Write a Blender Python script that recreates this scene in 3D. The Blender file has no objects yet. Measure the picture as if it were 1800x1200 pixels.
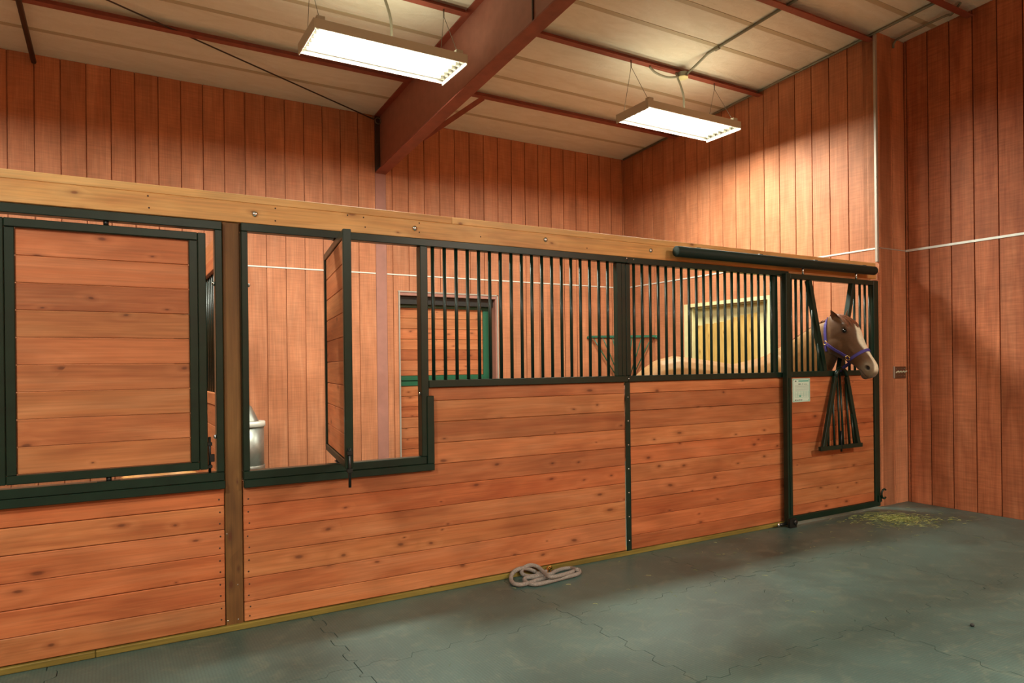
import bpy, bmesh, math, random
from mathutils import Vector, Matrix
from mathutils.bvhtree import BVHTree
random.seed(7)
S = bpy.context.scene
COL = S.collection
PI = math.pi

# ------------------------------------------------------------------ camera
CAM_F, CAM_CY, YAW, ROLL, CAM_D, CAM_H = 1211.2877, 641.54, 0.5296, -0.0115, 3.8992, 1.3864
_s, _c, _cr, _sr = math.sin(YAW), math.cos(YAW), math.cos(ROLL), math.sin(ROLL)
R0 = Vector((_c, -_s, 0)); DN = Vector((0, 0, -1)); FW = Vector((_s, _c, 0)); CP = Vector((0, -CAM_D, CAM_H))
RT = R0 * _cr - DN * _sr
DD = R0 * _sr + DN * _cr
cd = bpy.data.cameras.new('camera'); cam = bpy.data.objects.new('camera', cd); COL.objects.link(cam)
cd.sensor_width = 36.0; cd.lens = CAM_F * 36.0 / 1800.0
cd.shift_y = (CAM_CY - 600.0) / 1800.0
cd.clip_start = 0.05; cd.clip_end = 100
m = Matrix.Identity(4)
for i in range(3):
    m[i][0] = RT[i]; m[i][1] = -DD[i]; m[i][2] = -FW[i]; m[i][3] = CP[i]
cam.matrix_world = m
S.camera = cam

def ray(u, v): return FW + RT * ((u - 900) / CAM_F) + DD * ((v - CAM_CY) / CAM_F)
def onY(u, v, y=0.0):
    r = ray(u, v); return CP + r * ((y - CP.y) / r.y)
def onX(u, v, x):
    r = ray(u, v); return CP + r * ((x - CP.x) / r.x)
def onZ(u, v, z):
    r = ray(u, v); return CP + r * ((z - CP.z) / r.z)

# ------------------------------------------------------------------ world, exposure
w = bpy.data.worlds.new('world'); S.world = w; w.use_nodes = True
w.node_tree.nodes['Background'].inputs[0].default_value = (1.0, 0.95, 0.88, 1)
w.node_tree.nodes['Background'].inputs[1].default_value = 0.05
S.view_settings.view_transform = 'Standard'
S.view_settings.look = 'None'
S.view_settings.gamma = 1.0
S.view_settings.use_curve_mapping = False
S.view_settings.exposure = 0.38
S.cycles.max_bounces = 6
S.cycles.diffuse_bounces = 3
S.cycles.glossy_bounces = 2
S.cycles.transmission_bounces = 0
S.cycles.transparent_max_bounces = 2
S.cycles.caustics_reflective = False
S.cycles.caustics_refractive = False
S.cycles.sample_clamp_indirect = 6.0
S.cycles.use_denoising = True
S.cycles.adaptive_threshold = 0.06
STALL_W = 120.0      # watts of each stall fixture
AISLE_W = 225.0      # watts of each aisle fixture
LAMP_COL = (0.97, 1.0, 0.86)

# ------------------------------------------------------------------ dimensions
D = 3.7714           # back wall
X1, X2 = 6.3691, 6.797
ZS = 2.466           # flashing height
XL, YF = -6.5, -7.0  # unseen left wall, wall behind the camera
def roof(y): return 4.295 + 0.0615 * (D - y)

# ------------------------------------------------------------------ materials
def lin(c):
    return tuple((x / 255 / 12.92) if x / 255 <= 0.04045 else ((x / 255 + 0.055) / 1.055) ** 2.4 for x in c) + (1.0,)
class NT:
    def __init__(s, name):
        s.m = bpy.data.materials.new(name); s.m.use_nodes = True
        s.t = s.m.node_tree; s.n = s.t.nodes; s.b = s.n['Principled BSDF']
    def add(s, typ, **kw):
        n = s.n.new(typ)
        for k, v in kw.items(): setattr(n, k, v)
        return n
    def link(s, a, b): s.t.links.new(a, b)
    def math(s, op, a, b=None, clamp=False):
        n = s.add('ShaderNodeMath', operation=op); n.use_clamp = clamp
        for i, x in enumerate((a, b)):
            if x is None: continue
            if isinstance(x, (int, float)): n.inputs[i].default_value = x
            else: s.link(x, n.inputs[i])
        return n.outputs[0]
    def vmath(s, op, a, b):
        n = s.add('ShaderNodeVectorMath', operation=op)
        for i, x in enumerate((a, b)):
            if isinstance(x, (tuple, list)): n.inputs[i].default_value = x
            else: s.link(x, n.inputs[i])
        return n.outputs[0]
    def mix(s, fac, a, b, mode='MIX'):
        n = s.add('ShaderNodeMix', data_type='RGBA', blend_type=mode)
        if isinstance(fac, (int, float)): n.inputs[0].default_value = fac
        else: s.link(fac, n.inputs[0])
        for i, x in ((6, a), (7, b)):
            if isinstance(x, tuple): n.inputs[i].default_value = x
            else: s.link(x, n.inputs[i])
        return n.outputs[2]
    def ramp(s, fac, stops):
        n = s.add('ShaderNodeValToRGB'); r = n.color_ramp
        while len(r.elements) < len(stops): r.elements.new(0.5)
        for e, (p, c) in zip(r.elements, stops):
            e.position = p; e.color = c if isinstance(c, tuple) else (c, c, c, 1)
        s.link(fac, n.inputs[0]); return n.outputs[0]
    def noise(s, vec, scale, detail=4.0, rough=0.55, dist=0.0):
        n = s.add('ShaderNodeTexNoise'); n.inputs['Scale'].default_value = scale
        n.inputs['Detail'].default_value = detail; n.inputs['Roughness'].default_value = rough
        n.inputs['Distortion'].default_value = dist
        s.link(vec, n.inputs['Vector']); return n.outputs[0]
    def bump(s, h, strength, dist=0.01):
        n = s.add('ShaderNodeBump'); n.inputs['Strength'].default_value = strength; n.inputs['Distance'].default_value = dist
        s.link(h, n.inputs['Height']); s.link(n.outputs[0], s.b.inputs['Normal'])
    def objvec(s, rnd=True):
        tc = s.add('ShaderNodeTexCoord').outputs['Object']
        if not rnd: return tc, None
        r = s.add('ShaderNodeObjectInfo').outputs['Random']
        off = s.add('ShaderNodeVectorMath', operation='SCALE'); off.inputs[0].default_value = (37.0, 61.0, 23.0)
        s.link(r, off.inputs['Scale'])
        return s.vmath('ADD', tc, off.outputs[0]), r

def plain(name, col, rough=0.5, metal=0.0, coat=0.0, spec=0.5, noise=0.0):
    k = NT(name); b = k.b
    b.inputs['Base Color'].default_value = lin(col); b.inputs['Roughness'].default_value = rough
    b.inputs['Metallic'].default_value = metal; b.inputs['Coat Weight'].default_value = coat
    b.inputs['Specular IOR Level'].default_value = spec
    if noise:
        v, _ = k.objvec(False); n = k.noise(v, 9.0, 5)
        c2 = tuple(max(0, x * (1 - noise)) for x in col); c3 = tuple(min(255, x * (1 + noise)) for x in col)
        k.link(k.ramp(n, [(0.3, lin(c2)), (0.7, lin(c3))]), b.inputs['Base Color'])
    return k.m

AX = {'x': 0, 'y': 1, 'z': 2}
def wood(name, light, mid, dark, along, thick=None, knots=True, rough=0.5, var=0.22, saw=0.0, knot_col=(92, 44, 24), knot_cut=0.52, hue=True):
    k = NT(name); v, rnd = k.objvec()
    def sc(a, c, t=None):
        o = [c, c, c]; o[AX[along]] = a
        if thick and t is not None: o[AX[thick]] = t
        return tuple(o)
    broad = k.noise(k.vmath('MULTIPLY', v, sc(1.1, 9.0)), 1.0, 3, 0.6, 0.8)
    col = k.ramp(broad, [(0.25, lin(dark)), (0.5, lin(mid)), (0.75, lin(light))])
    fine = k.noise(k.vmath('MULTIPLY', v, sc(2.5, 90.0)), 1.0, 2, 0.6, 0.0)
    col = k.mix(1.0, col, k.ramp(fine, [(0.25, 0.78), (0.6, 1.0)]), 'MULTIPLY')
    blotch = k.noise(k.vmath('MULTIPLY', v, sc(3.0, 5.0)), 1.0, 1, 0.5, 0.3)
    col = k.mix(1.0, col, k.ramp(blotch, [(0.3, 0.86), (0.65, 1.06)]), 'MULTIPLY')
    if saw:
        sm = k.noise(k.vmath('MULTIPLY', v, sc(75.0, 5.0)), 1.0, 2, 0.6)
        col = k.mix(1.0, col, k.ramp(sm, [(0.3, 1.0 - saw), (0.65, 1.0 + saw * 0.6)]), 'MULTIPLY')
    if knots:
        sx = k.add('ShaderNodeSeparateXYZ'); k.link(v, sx.inputs[0])
        cross = [q for q in 'xyz' if q != along and q != thick][0]
        cxy = k.add('ShaderNodeCombineXYZ')
        wob = k.math('MULTIPLY', k.math('SUBTRACT', blotch, 0.5), 0.16)
        k.link(k.math('MULTIPLY', k.math('ADD', sx.outputs[AX[along]], wob), 3.6), cxy.inputs[0])
        k.link(k.math('MULTIPLY', sx.outputs[AX[cross]], 8.0), cxy.inputs[1])
        vo = k.add('ShaderNodeTexVoronoi'); vo.voronoi_dimensions = '2D'
        vo.inputs['Scale'].default_value = 1.0; vo.inputs['Randomness'].default_value = 0.95
        k.link(cxy.outputs[0], vo.inputs['Vector'])
        sepc = k.add('ShaderNodeSeparateColor'); k.link(vo.outputs['Color'], sepc.inputs[0])
        on = k.math('GREATER_THAN', sepc.outputs[0], knot_cut)
        size = k.math('ADD', 0.35, sepc.outputs[1])
        dist = k.math('DIVIDE', vo.outputs['Distance'], size)
        ker = k.ramp(dist, [(0.035, 1.0), (0.06, 0.45), (0.085, 0.0)])
        halo = k.ramp(dist, [(0.06, 0.75), (0.14, 0.35), (0.30, 0.0)])
        flare = k.ramp(dist, [(0.10, 0.0), (0.2, 0.35), (0.42, 0.0)])
        col = k.mix(k.math('MULTIPLY', flare, k.math('MULTIPLY', on, fine)), col, lin(tuple(min(255, x * 1.12) for x in light)))
        col = k.mix(k.math('MULTIPLY', halo, k.math('MULTIPLY', on, 0.42)), col, lin(tuple(x * 0.74 for x in dark)))
        col = k.mix(k.math('MULTIPLY', ker, k.math('MULTIPLY', on, 0.72)), col, lin(knot_col))
    if hue:
        r2 = k.math('FRACT', k.math('MULTIPLY', rnd, 7.31))
        col = k.mix(1.0, col, k.ramp(r2, [(0.0, (1.0, 0.86, 0.78, 1)), (0.5, (1, 1, 1, 1)), (1.0, (1.0, 1.14, 1.10, 1))]), 'MULTIPLY')
    tint = k.ramp(rnd, [(0.0, 1.0 - var), (1.0, 1.0 + var * 0.5)])
    col = k.mix(1.0, col, tint, 'MULTIPLY')
    k.link(col, k.b.inputs['Base Color'])
    k.b.inputs['Roughness'].default_value = rough; k.b.inputs['Specular IOR Level'].default_value = 0.35
    k.bump(fine if not saw else sm, 0.25, 0.002)
    return k.m

M = {}
M['plank'] = wood('stained_pine', (206, 130, 86), (192, 112, 68), (168, 88, 50), 'x', 'y')
M['plank_y'] = wood('stained_pine_side', (206, 130, 86), (192, 112, 68), (168, 88, 50), 'y', 'x')
M['siding'] = wood('stained_siding', (206, 138, 100), (194, 124, 86), (186, 116, 80), 'z', knots=False, rough=0.6, var=0.07, saw=0.10, hue=False)
M['siding_red'] = wood('stained_siding_red', (204, 124, 84), (188, 108, 70), (164, 88, 54), 'z', knots=False, rough=0.6, var=0.12, saw=0.16, hue=False)
M['beam'] = wood('fir_beam', (232, 182, 120), (222, 164, 98), (202, 138, 78), 'x', 'y', rough=0.45, var=0.05, knot_col=(120, 60, 28), knot_cut=0.7, hue=False)
M['beam_cap'] = wood('fir_cap', (232, 186, 124), (224, 170, 104), (206, 144, 82), 'x', 'y', rough=0.45, var=0.05, knot_col=(130, 70, 34), knot_cut=0.75, hue=False)
M['post'] = wood('treated_post', (140, 98, 54), (122, 82, 42), (98, 62, 32), 'z', 'y', rough=0.55, var=0.05, hue=False)
M['treated'] = wood('treated_sill', (160, 146, 74), (140, 126, 60), (112, 98, 44), 'x', 'y', knots=False, var=0.08)
M['yellow_pine'] = wood('yellow_pine', (226, 190, 118), (214, 174, 98), (196, 150, 76), 'z', 'x', rough=0.5, var=0.1, knot_col=(140, 90, 40), hue=False)
M['green'] = plain('green_paint', (18, 38, 27), 0.36, 0.0, 0.08, 0.35, 0.12)
M['green_bright'] = plain('green_paint_door', (30, 92, 66), 0.35, 0.0, 0.2)  # brighter green of the dutch door and hay rack
M['black'] = plain('black_steel', (18, 20, 18), 0.4)
M['steel_red'] = plain('red_oxide_steel', (146, 78, 62), 0.5, 0.0, 0.0, 0.4, 0.08)
M['steel_mauve'] = plain('mauve_primer', (164, 112, 98), 0.5, 0.0, 0.0, 0.4, 0.04)
M['dark_steel'] = plain('dark_brown_steel', (66, 48, 38), 0.5)
M['chrome'] = plain('chrome', (205, 208, 205), 0.2, 1.0)
M['galv'] = plain('galvanised', (150, 150, 142), 0.42, 0.8, 0.0, 0.5, 0.08)
M['conduit'] = plain('conduit_grey', (132, 130, 112), 0.4, 0.4)
M['white_metal'] = plain('white_flashing', (226, 226, 216), 0.4, 0.2)
M['grey_metal'] = plain('grey_flashing', (172, 162, 150), 0.45, 0.3)
M['cream'] = plain('cream_steel', (216, 208, 158), 0.45, 0, 0, 0.5, 0.03)
M['paper'] = plain('paper', (206, 222, 204), 0.7)
M['ink_teal'] = plain('teal_print', (92, 170, 150), 0.7)
M['ink'] = plain('ink', (70, 84, 84), 0.7)
M['brass'] = plain('brass', (214, 180, 110), 0.25, 1.0)
M['plate'] = plain('switch_plate', (92, 62, 44), 0.35)
M['ivory'] = plain('ivory', (226, 220, 190), 0.4)
M['halter'] = plain('purple_webbing', (78, 66, 134), 0.7, 0, 0, 0.3, 0.1)
M['wire'] = plain('wire', (120, 116, 104), 0.4, 0.6)
M['cord'] = plain('cord', (150, 148, 130), 0.6)
M['concrete'] = plain('concrete', (70, 70, 64), 0.8)
M['hoof'] = plain('hoof', (60, 52, 44), 0.6)
M['pebble'] = plain('pebble', (30, 28, 26), 0.6)
M['nail'] = plain('nail', (60, 36, 24), 0.6)
# rope
k = NT('rope'); v, _ = k.objvec(False)
n = k.noise(v, 160.0, 3); k.link(k.ramp(n, [(0.3, lin((118, 108, 100))), (0.7, lin((166, 154, 144)))]), k.b.inputs['Base Color'])
k.b.inputs['Roughness'].default_value = 0.85; k.bump(n, 0.5, 0.003); M['rope'] = k.m
# vinyl ceiling
k = NT('vinyl_insulation'); v, _ = k.objvec(False)
n1 = k.noise(k.vmath('MULTIPLY', v, (1.6, 5.0, 1.0)), 1.6, 5, 0.6, 1.0)
n2 = k.noise(v, 9.0, 5, 0.6, 1.5)
k.link(k.ramp(n1, [(0.3, lin((232, 226, 208))), (0.7, lin((244, 240, 226)))]), k.b.inputs['Base Color'])
k.b.inputs['Roughness'].default_value = 0.5
k.bump(k.math('ADD', k.math('MULTIPLY', n1, 0.7), k.math('MULTIPLY', n2, 0.35)), 0.55, 0.03); M['vinyl'] = k.m
M['seam'] = plain('insulation_tape', (196, 184, 156), 0.5)
M['green_matte'] = plain('green_track_paint', (26, 40, 32), 0.65, 0, 0, 0.3)
# rubber mats
k = NT('rubber_mat'); tc = k.add('ShaderNodeTexCoord').outputs['Object']
geo = k.add('ShaderNodeNewGeometry').outputs['Position']
n1 = k.noise(geo, 1.1, 3, 0.6, 0.6); n2 = k.noise(geo, 7.0, 4, 0.65, 1.2)
col = k.ramp(n1, [(0.3, lin((55, 74, 68))), (0.7, lin((80, 105, 98)))])
dust = k.ramp(n2, [(0.52, 0.0), (0.75, 1.0)])
col = k.mix(k.math('MULTIPLY', dust, 0.45), col, lin((116, 122, 104)))
scr = k.noise(k.vmath('MULTIPLY', geo, (3.0, 11.0, 1.0)), 3.0, 4, 0.7, 2.5)
col = k.mix(k.math('MULTIPLY', k.ramp(scr, [(0.60, 0.0), (0.72, 1.0)]), 0.4), col, lin((132, 130, 110)))
# fine raised buttons
bx = k.add('ShaderNodeTexVoronoi'); bx.inputs['Scale'].default_value = 70.0; bx.inputs['Randomness'].default_value = 0.0; k.link(geo, bx.inputs['Vector'])
col = k.mix(1.0, col, k.ramp(bx.outputs['Distance'], [(0.25, 1.05), (0.6, 0.8)]), 'MULTIPLY')
k.link(col, k.b.inputs['Base Color']); k.b.inputs['Roughness'].default_value = 0.42; k.b.inputs['Specular IOR Level'].default_value = 0.65
k.bump(bx.outputs['Distance'], 0.25, 0.003); M['mat'] = k.m
# hay
k = NT('hay'); r = k.add('ShaderNodeAttribute', attribute_name='tone').outputs['Fac']
k.link(k.ramp(r, [(0.0, lin((84, 96, 40))), (0.6, lin((140, 148, 72))), (1.0, lin((204, 204, 130)))]), k.b.inputs['Base Color'])
k.b.inputs['Roughness'].default_value = 0.7; M['hay'] = k.m
# lamp tube and reflector
k = NT('lamp_tube'); k.b.inputs['Base Color'].default_value = (1, 1, 1, 1)
k.b.inputs['Emission Color'].default_value = (1.0, 0.97, 0.90, 1); k.b.inputs['Emission Strength'].default_value = 7.0; k.m.cycles.emission_sampling = 'NONE'; M['tube'] = k.m
k = NT('slot_glow'); k.b.inputs['Emission Color'].default_value = (1.0, 0.93, 0.70, 1); k.b.inputs['Emission Strength'].default_value = 2.0; k.m.cycles.emission_sampling = 'NONE'; M['slot'] = k.m
M['reflector'] = plain('reflector', (240, 240, 228), 0.3, 0.3)
M['housing'] = plain('white_housing', (196, 192, 176), 0.4)
# horse coat (vertex colours: blaze, muzzle, darker jaw; stall light painted into paler body)
k = NT('coat'); a = k.add('ShaderNodeAttribute', attribute_name='coat').outputs['Color']
v, _ = k.objvec(False); n = k.noise(v, 60.0, 4)
k.link(k.mix(1.0, a, k.ramp(n, [(0.3, 0.88), (0.7, 1.06)]), 'MULTIPLY'), k.b.inputs['Base Color'])
k.b.inputs['Roughness'].default_value = 0.55; k.b.inputs['Specular IOR Level'].default_value = 0.3
k.b.inputs['Sheen Weight'].default_value = 0.15
k.bump(n, 0.15, 0.002); M['coat'] = k.m
k = NT('mane_hair'); v, _ = k.objvec(False); n = k.noise(v, 220.0, 2)
k.link(k.ramp(n, [(0.3, lin((74, 40, 24))), (0.5, lin((122, 70, 42))), (0.7, lin((160, 100, 62)))]), k.b.inputs['Base Color']); k.b.inputs['Roughness'].default_value = 0.45; M['mane'] = k.m
M['ear'] = plain('ear_hair', (92, 54, 30), 0.6, 0, 0, 0.3, 0.2)
M['lid'] = plain('eyelid_hair', (86, 54, 32), 0.6, 0, 0, 0.3)
M['eye'] = plain('eye', (14, 10, 8), 0.08, 0, 0.5)

# ------------------------------------------------------------------ builders
W = {}
def setp(o, parent, loc):
    if parent is not None:
        o.parent = parent; o.location = Vector(loc) - W.get(parent.name, Vector((0, 0, 0)))
    else: o.location = loc
    W[o.name] = Vector(loc)
def link(name, me, parent=None, loc=(0, 0, 0)):
    o = bpy.data.objects.new(name, me); COL.objects.link(o); setp(o, parent, Vector(loc)); return o
def tag(o, label=None, cat=None, group=None, kind=None):
    if label: o['label'] = label
    if cat: o['category'] = cat
    if group: o['group'] = group
    if kind: o['kind'] = kind
    return o
def empty(name, loc, label, cat, group=None):
    o = link(name, None, None, loc); o.empty_display_size = 0.1; return tag(o, label, cat, group)
def new_mesh(name, verts, faces, mat, smooth=False):
    me = bpy.data.meshes.new(name); me.from_pydata([tuple(v) for v in verts], [], faces)
    me.materials.append(mat)
    if smooth: me.polygons.foreach_set('use_smooth', [True] * len(me.polygons))
    me.update(); return me
_cache = {}
def box_mesh(name, dx, dy, dz, mat, bev=0.002):
    key = ('b', round(dx, 4), round(dy, 4), round(dz, 4), mat.name, bev)
    if key in _cache: return _cache[key]
    bm = bmesh.new(); bmesh.ops.create_cube(bm, size=1.0)
    for v in bm.verts: v.co = Vector((v.co.x * dx, v.co.y * dy, v.co.z * dz))
    bev = min(bev, min(dx, dy, dz) * 0.3)
    if bev > 0: bmesh.ops.bevel(bm, geom=bm.edges[:] + bm.verts[:], offset=bev, segments=1, affect='EDGES')
    me = bpy.data.meshes.new(name); bm.to_mesh(me); bm.free(); me.materials.append(mat); _cache[key] = me; return me
def box(name, x0, x1, y0, y1, z0, z1, mat, parent=None, bev=0.002):
    me = box_mesh(name, x1 - x0, y1 - y0, z1 - z0, mat, bev)
    return link(name, me, parent, ((x0 + x1) / 2, (y0 + y1) / 2, (z0 + z1) / 2))
def frame_of(d):
    d = d.normalized(); a = Vector((0, 0, 1)) if abs(d.z) < 0.9 else Vector((1, 0, 0))
    u = d.cross(a).normalized(); return u, d.cross(u).normalized()
def tube_geo(pts, r, seg=8, closed=False, cap=True):
    pts = [Vector(p) for p in pts]; n = len(pts); V = []; F = []
    rr = r if isinstance(r, (list, tuple)) else [r] * n
    u = None
    for i in range(n):
        if closed: t = pts[(i + 1) % n] - pts[i - 1]
        else: t = pts[min(i + 1, n - 1)] - pts[max(i - 1, 0)]
        if u is None: u, _ = frame_of(t)
        u = (u - t.normalized() * u.dot(t.normalized())).normalized(); vv = t.normalized().cross(u)
        for j in range(seg):
            a = 2 * PI * j / seg; V.append(pts[i] + (u * math.cos(a) + vv * math.sin(a)) * rr[i])
    for i in range(n if closed else n - 1):
        for j in range(seg):
            a, b = i * seg, ((i + 1) % n) * seg
            F.append((a + j, a + (j + 1) % seg, b + (j + 1) % seg, b + j))
    if cap and not closed:
        F.append(tuple(range(seg - 1, -1, -1))); F.append(tuple((n - 1) * seg + j for j in range(seg)))
    return V, F
def tube(name, pts, r, mat, parent=None, seg=8, closed=False, loc=None):
    loc = Vector(loc) if loc is not None else Vector(pts[0])
    V, F = tube_geo([Vector(p) - loc for p in pts], r, seg, closed)
    return link(name, new_mesh(name, V, F, mat, True), parent, loc)
def rod(name, p0, p1, r, mat, parent=None, seg=8):       # straight round bar, mesh shared by length
    p0, p1 = Vector(p0), Vector(p1); dvec = p1 - p0
    if abs(dvec.x) + abs(dvec.y) < 1e-6:
        key = ('r', round(dvec.z, 4), r, mat.name, seg)
        if key not in _cache:
            V, F = tube_geo([(0, 0, -dvec.z / 2), (0, 0, dvec.z / 2)], r, seg); _cache[key] = new_mesh(name, V, F, mat, False)
            me = _cache[key]
            for p in me.polygons: p.use_smooth = len(p.vertices) == 4
        return link(name, _cache[key], parent, (p0 + p1) / 2)
    return tube(name, [p0, p1], r, mat, parent, seg)
def bar(name, p0, p1, wx, wy, mat, parent=None, side=None, bev=0.002):
    """square section bar between two points; side = direction of its wx dimension"""
    p0, p1 = Vector(p0), Vector(p1); d = (p1 - p0); L = d.length; d.normalize()
    s = Vector(side) if side else frame_of(d)[0]
    s = (s - d * s.dot(d)).normalized(); t = d.cross(s)
    me = box_mesh(name, wx, wy, L, mat, bev)
    o = bpy.data.objects.new(name, me); COL.objects.link(o)
    mt = Matrix((s, t, d)).transposed()
    o.rotation_mode = 'QUATERNION'; o.rotation_quaternion = mt.to_quaternion()
    setp(o, parent, (p0 + p1) / 2); return o
def dome(name, loc, r, mat, parent=None, axis='y', h=0.6):
    key = ('dome', r, mat.name, axis, h)
    if key not in _cache:
        bm = bmesh.new(); bmesh.ops.create_uvsphere(bm, u_segments=10, v_segments=6, radius=r)
        for v in bm.verts:
            if axis == 'y': v.co.y *= h
            elif axis == 'x': v.co.x *= h
            else: v.co.z *= h
        me = bpy.data.meshes.new(name); bm.to_mesh(me); bm.free(); me.materials.append(mat)
        me.polygons.foreach_set('use_smooth', [True] * len(me.polygons)); _cache[key] = me
    return link(name, _cache[key], parent, loc)
def prism(name, quad, axis, a, b, mat, parent=None):
    """extrude a polygon. axis 'x': quad holds (y,z); 'y': (x,z); 'z': (x,y)"""
    def mk(p, q):
        return {'x': (q, p[0], p[1]), 'y': (p[0], q, p[1]), 'z': (p[0], p[1], q)}[axis]
    n = len(quad); V = [Vector(mk(p, a)) for p in quad] + [Vector(mk(p, b)) for p in quad]
    c = sum(V, Vector()) / len(V); V = [v - c for v in V]
    F = [tuple(range(n)), tuple(range(2 * n - 1, n - 1, -1))] + [(i, i + n, (i + 1) % n + n, (i + 1) % n) for i in range(n)]
    me = new_mesh(name, V, F, mat)
    bm = bmesh.new(); bm.from_mesh(me); bmesh.ops.recalc_face_normals(bm, faces=bm.faces); bm.to_mesh(me); bm.free()
    return link(name, me, parent, c)
def lathe(name, prof, loc, mat, parent=None, seg=28):
    V, F = [], []
    for r, z in prof:
        for j in range(seg):
            a = 2 * PI * j / seg; V.append((r * math.cos(a), r * math.sin(a), z))
    for i in range(len(prof) - 1):
        for j in range(seg):
            F.append((i * seg + j, i * seg + (j + 1) % seg, (i + 1) * seg + (j + 1) % seg, (i + 1) * seg + j))
    F.append(tuple(range(seg - 1, -1, -1))); F.append(tuple((len(prof) - 1) * seg + j for j in range(seg)))
    me = new_mesh(name, V, F, mat)
    for p in me.polygons: p.use_smooth = len(p.vertices) == 4
    return link(name, me, parent, loc)
def spline(pts, n=6, closed=False):
    P = [Vector(p) for p in pts]; out = []; N = len(P)
    for i in range(N if closed else N - 1):
        if closed: p0, p1, p2, p3 = P[i - 1], P[i], P[(i + 1) % N], P[(i + 2) % N]
        else: p0, p1, p2, p3 = P[max(i - 1, 0)], P[i], P[i + 1], P[min(i + 2, N - 1)]
        for j in range(n):
            t = j / n
            out.append(0.5 * ((2 * p1) + (p2 - p0) * t + (2 * p0 - 5 * p1 + 4 * p2 - p3) * t * t + (3 * p1 - p0 - 3 * p2 + p3) * t ** 3))
    if not closed: out.append(P[-1])
    return out

# ------------------------------------------------------------------ floor with interlocking mats
floor = box('floor', XL, X2 + 0.2, YF, D + 0.3, -0.15, -0.012, M['concrete'], None, 0); tag(floor, 'black rubber mat floor of the aisle and stalls', kind='structure')
def zig(t, phase):          # dovetail edge offset
    p = ((t + phase) / 0.20) % 1.0
    A = 0.022
    if p < 0.42: return -A
    if p < 0.50: return -A + 2 * A * (p - 0.42) / 0.08
    if p < 0.92: return A
    return A - 2 * A * (p - 0.92) / 0.08
XS = [0.98 + 1.22 * i for i in range(-3, 5)]; XS[-1] = min(XS[-1], X2); XS = [x for x in XS if x < X2 - 0.1] + [X2 - 0.005]
YS = [0.115, -0.79, -1.715, -2.64, -3.565]
g = 0.0018
for i in range(len(XS) - 1):
    for j in range(len(YS) - 1):
        xa, xb, ya, yb = XS[i], XS[i + 1], YS[j + 1], YS[j]
        pts = []
        N = 60
        def fade(t, lo, hi): return 0.0 if min(t - lo, hi - t) < 0.07 else 1.0
        def edge(p, lo, hi, base, on, ph, gg):
            return base + (zig(p, ph) * fade(p, lo, hi) if on else 0.0) + gg
        ts = [0.0] + [(q + 0.5) / N for q in range(N)] + [1.0]
        ca = (xa + g, ya + g); cb = (xb - g, ya + g); cc_ = (xb - g, yb - g); ce = (xa + g, yb - g)
        pts = [ca]
        for q in ts[1:-1]:
            x = xa + (xb - xa) * q; pts.append((x, edge(x, xa, xb, ya, j < len(YS) - 2, 0.05 * (j + 1), g)))
        pts.append(cb)
        for q in ts[1:-1]:
            y = ya + (yb - ya) * q; pts.append((edge(y, ya, yb, xb, i < len(XS) - 2, 0.03 * (i + 1), -g), y))
        pts.append(cc_)
        for q in ts[1:-1]:
            x = xb - (xb - xa) * q; pts.append((x, edge(x, xa, xb, yb, j > 0, 0.05 * j, -g)))
        pts.append(ce)
        for q in ts[1:-1]:
            y = yb - (yb - ya) * q; pts.append((edge(y, ya, yb, xa, i > 0, 0.03 * i, g), y))
        prism('mat', pts, 'z', -0.012, random.uniform(-0.0008, 0.0005), M['mat'], floor)
box('stall_mat', XL, X1, 0.12, D, -0.012, 0.0, M['mat'], floor, 0)
box('aisle_mat', XL, X2, YF, -3.57, -0.012, 0.0, M['mat'], floor, 0)
box('neighbour_mat', XL, XS[0] - 0.002, -3.565, 0.115, -0.012, 0.0, M['mat'], floor, 0)

# ------------------------------------------------------------------ ceiling
cz = lambda y: roof(y)
ceiling = prism('ceiling', [(YF, cz(YF)), (D + 0.3, cz(D + 0.3)), (D + 0.3, cz(D + 0.3) + 0.2), (YF, cz(YF) + 0.2)], 'x', XL, X2 + 0.3, M['vinyl'])
tag(ceiling, 'pale vinyl-faced insulated ceiling', kind='structure')
for y in (3.28, 2.33, 1.90, 0.87, 0.45, -0.30):
    prism('insulation_band', [(y - 0.024, cz(y - 0.024) - 0.004), (y + 0.024, cz(y + 0.024) - 0.004), (y + 0.024, cz(y + 0.024) + 0.01), (y - 0.024, cz(y - 0.024) + 0.01)], 'x', XL, X1 if y > 0 else X2, M['seam'], ceiling)

# ------------------------------------------------------------------ walls with siding planks
def plank_poly(name, a0, a1, zb, z0, z1, plane, depth, along, mat, parent):
    quad = [(a0, zb), (a1, zb), (a1, z1), (a0, z0)]
    if along == 'x': return prism(name, quad, 'y', min(plane, plane + depth), max(plane, plane + depth), mat, parent)
    return prism(name, quad, 'x', min(plane, plane + depth), max(plane, plane + depth), mat, parent)

G = 0.005   # groove half width
PL = 0.2032
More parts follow.
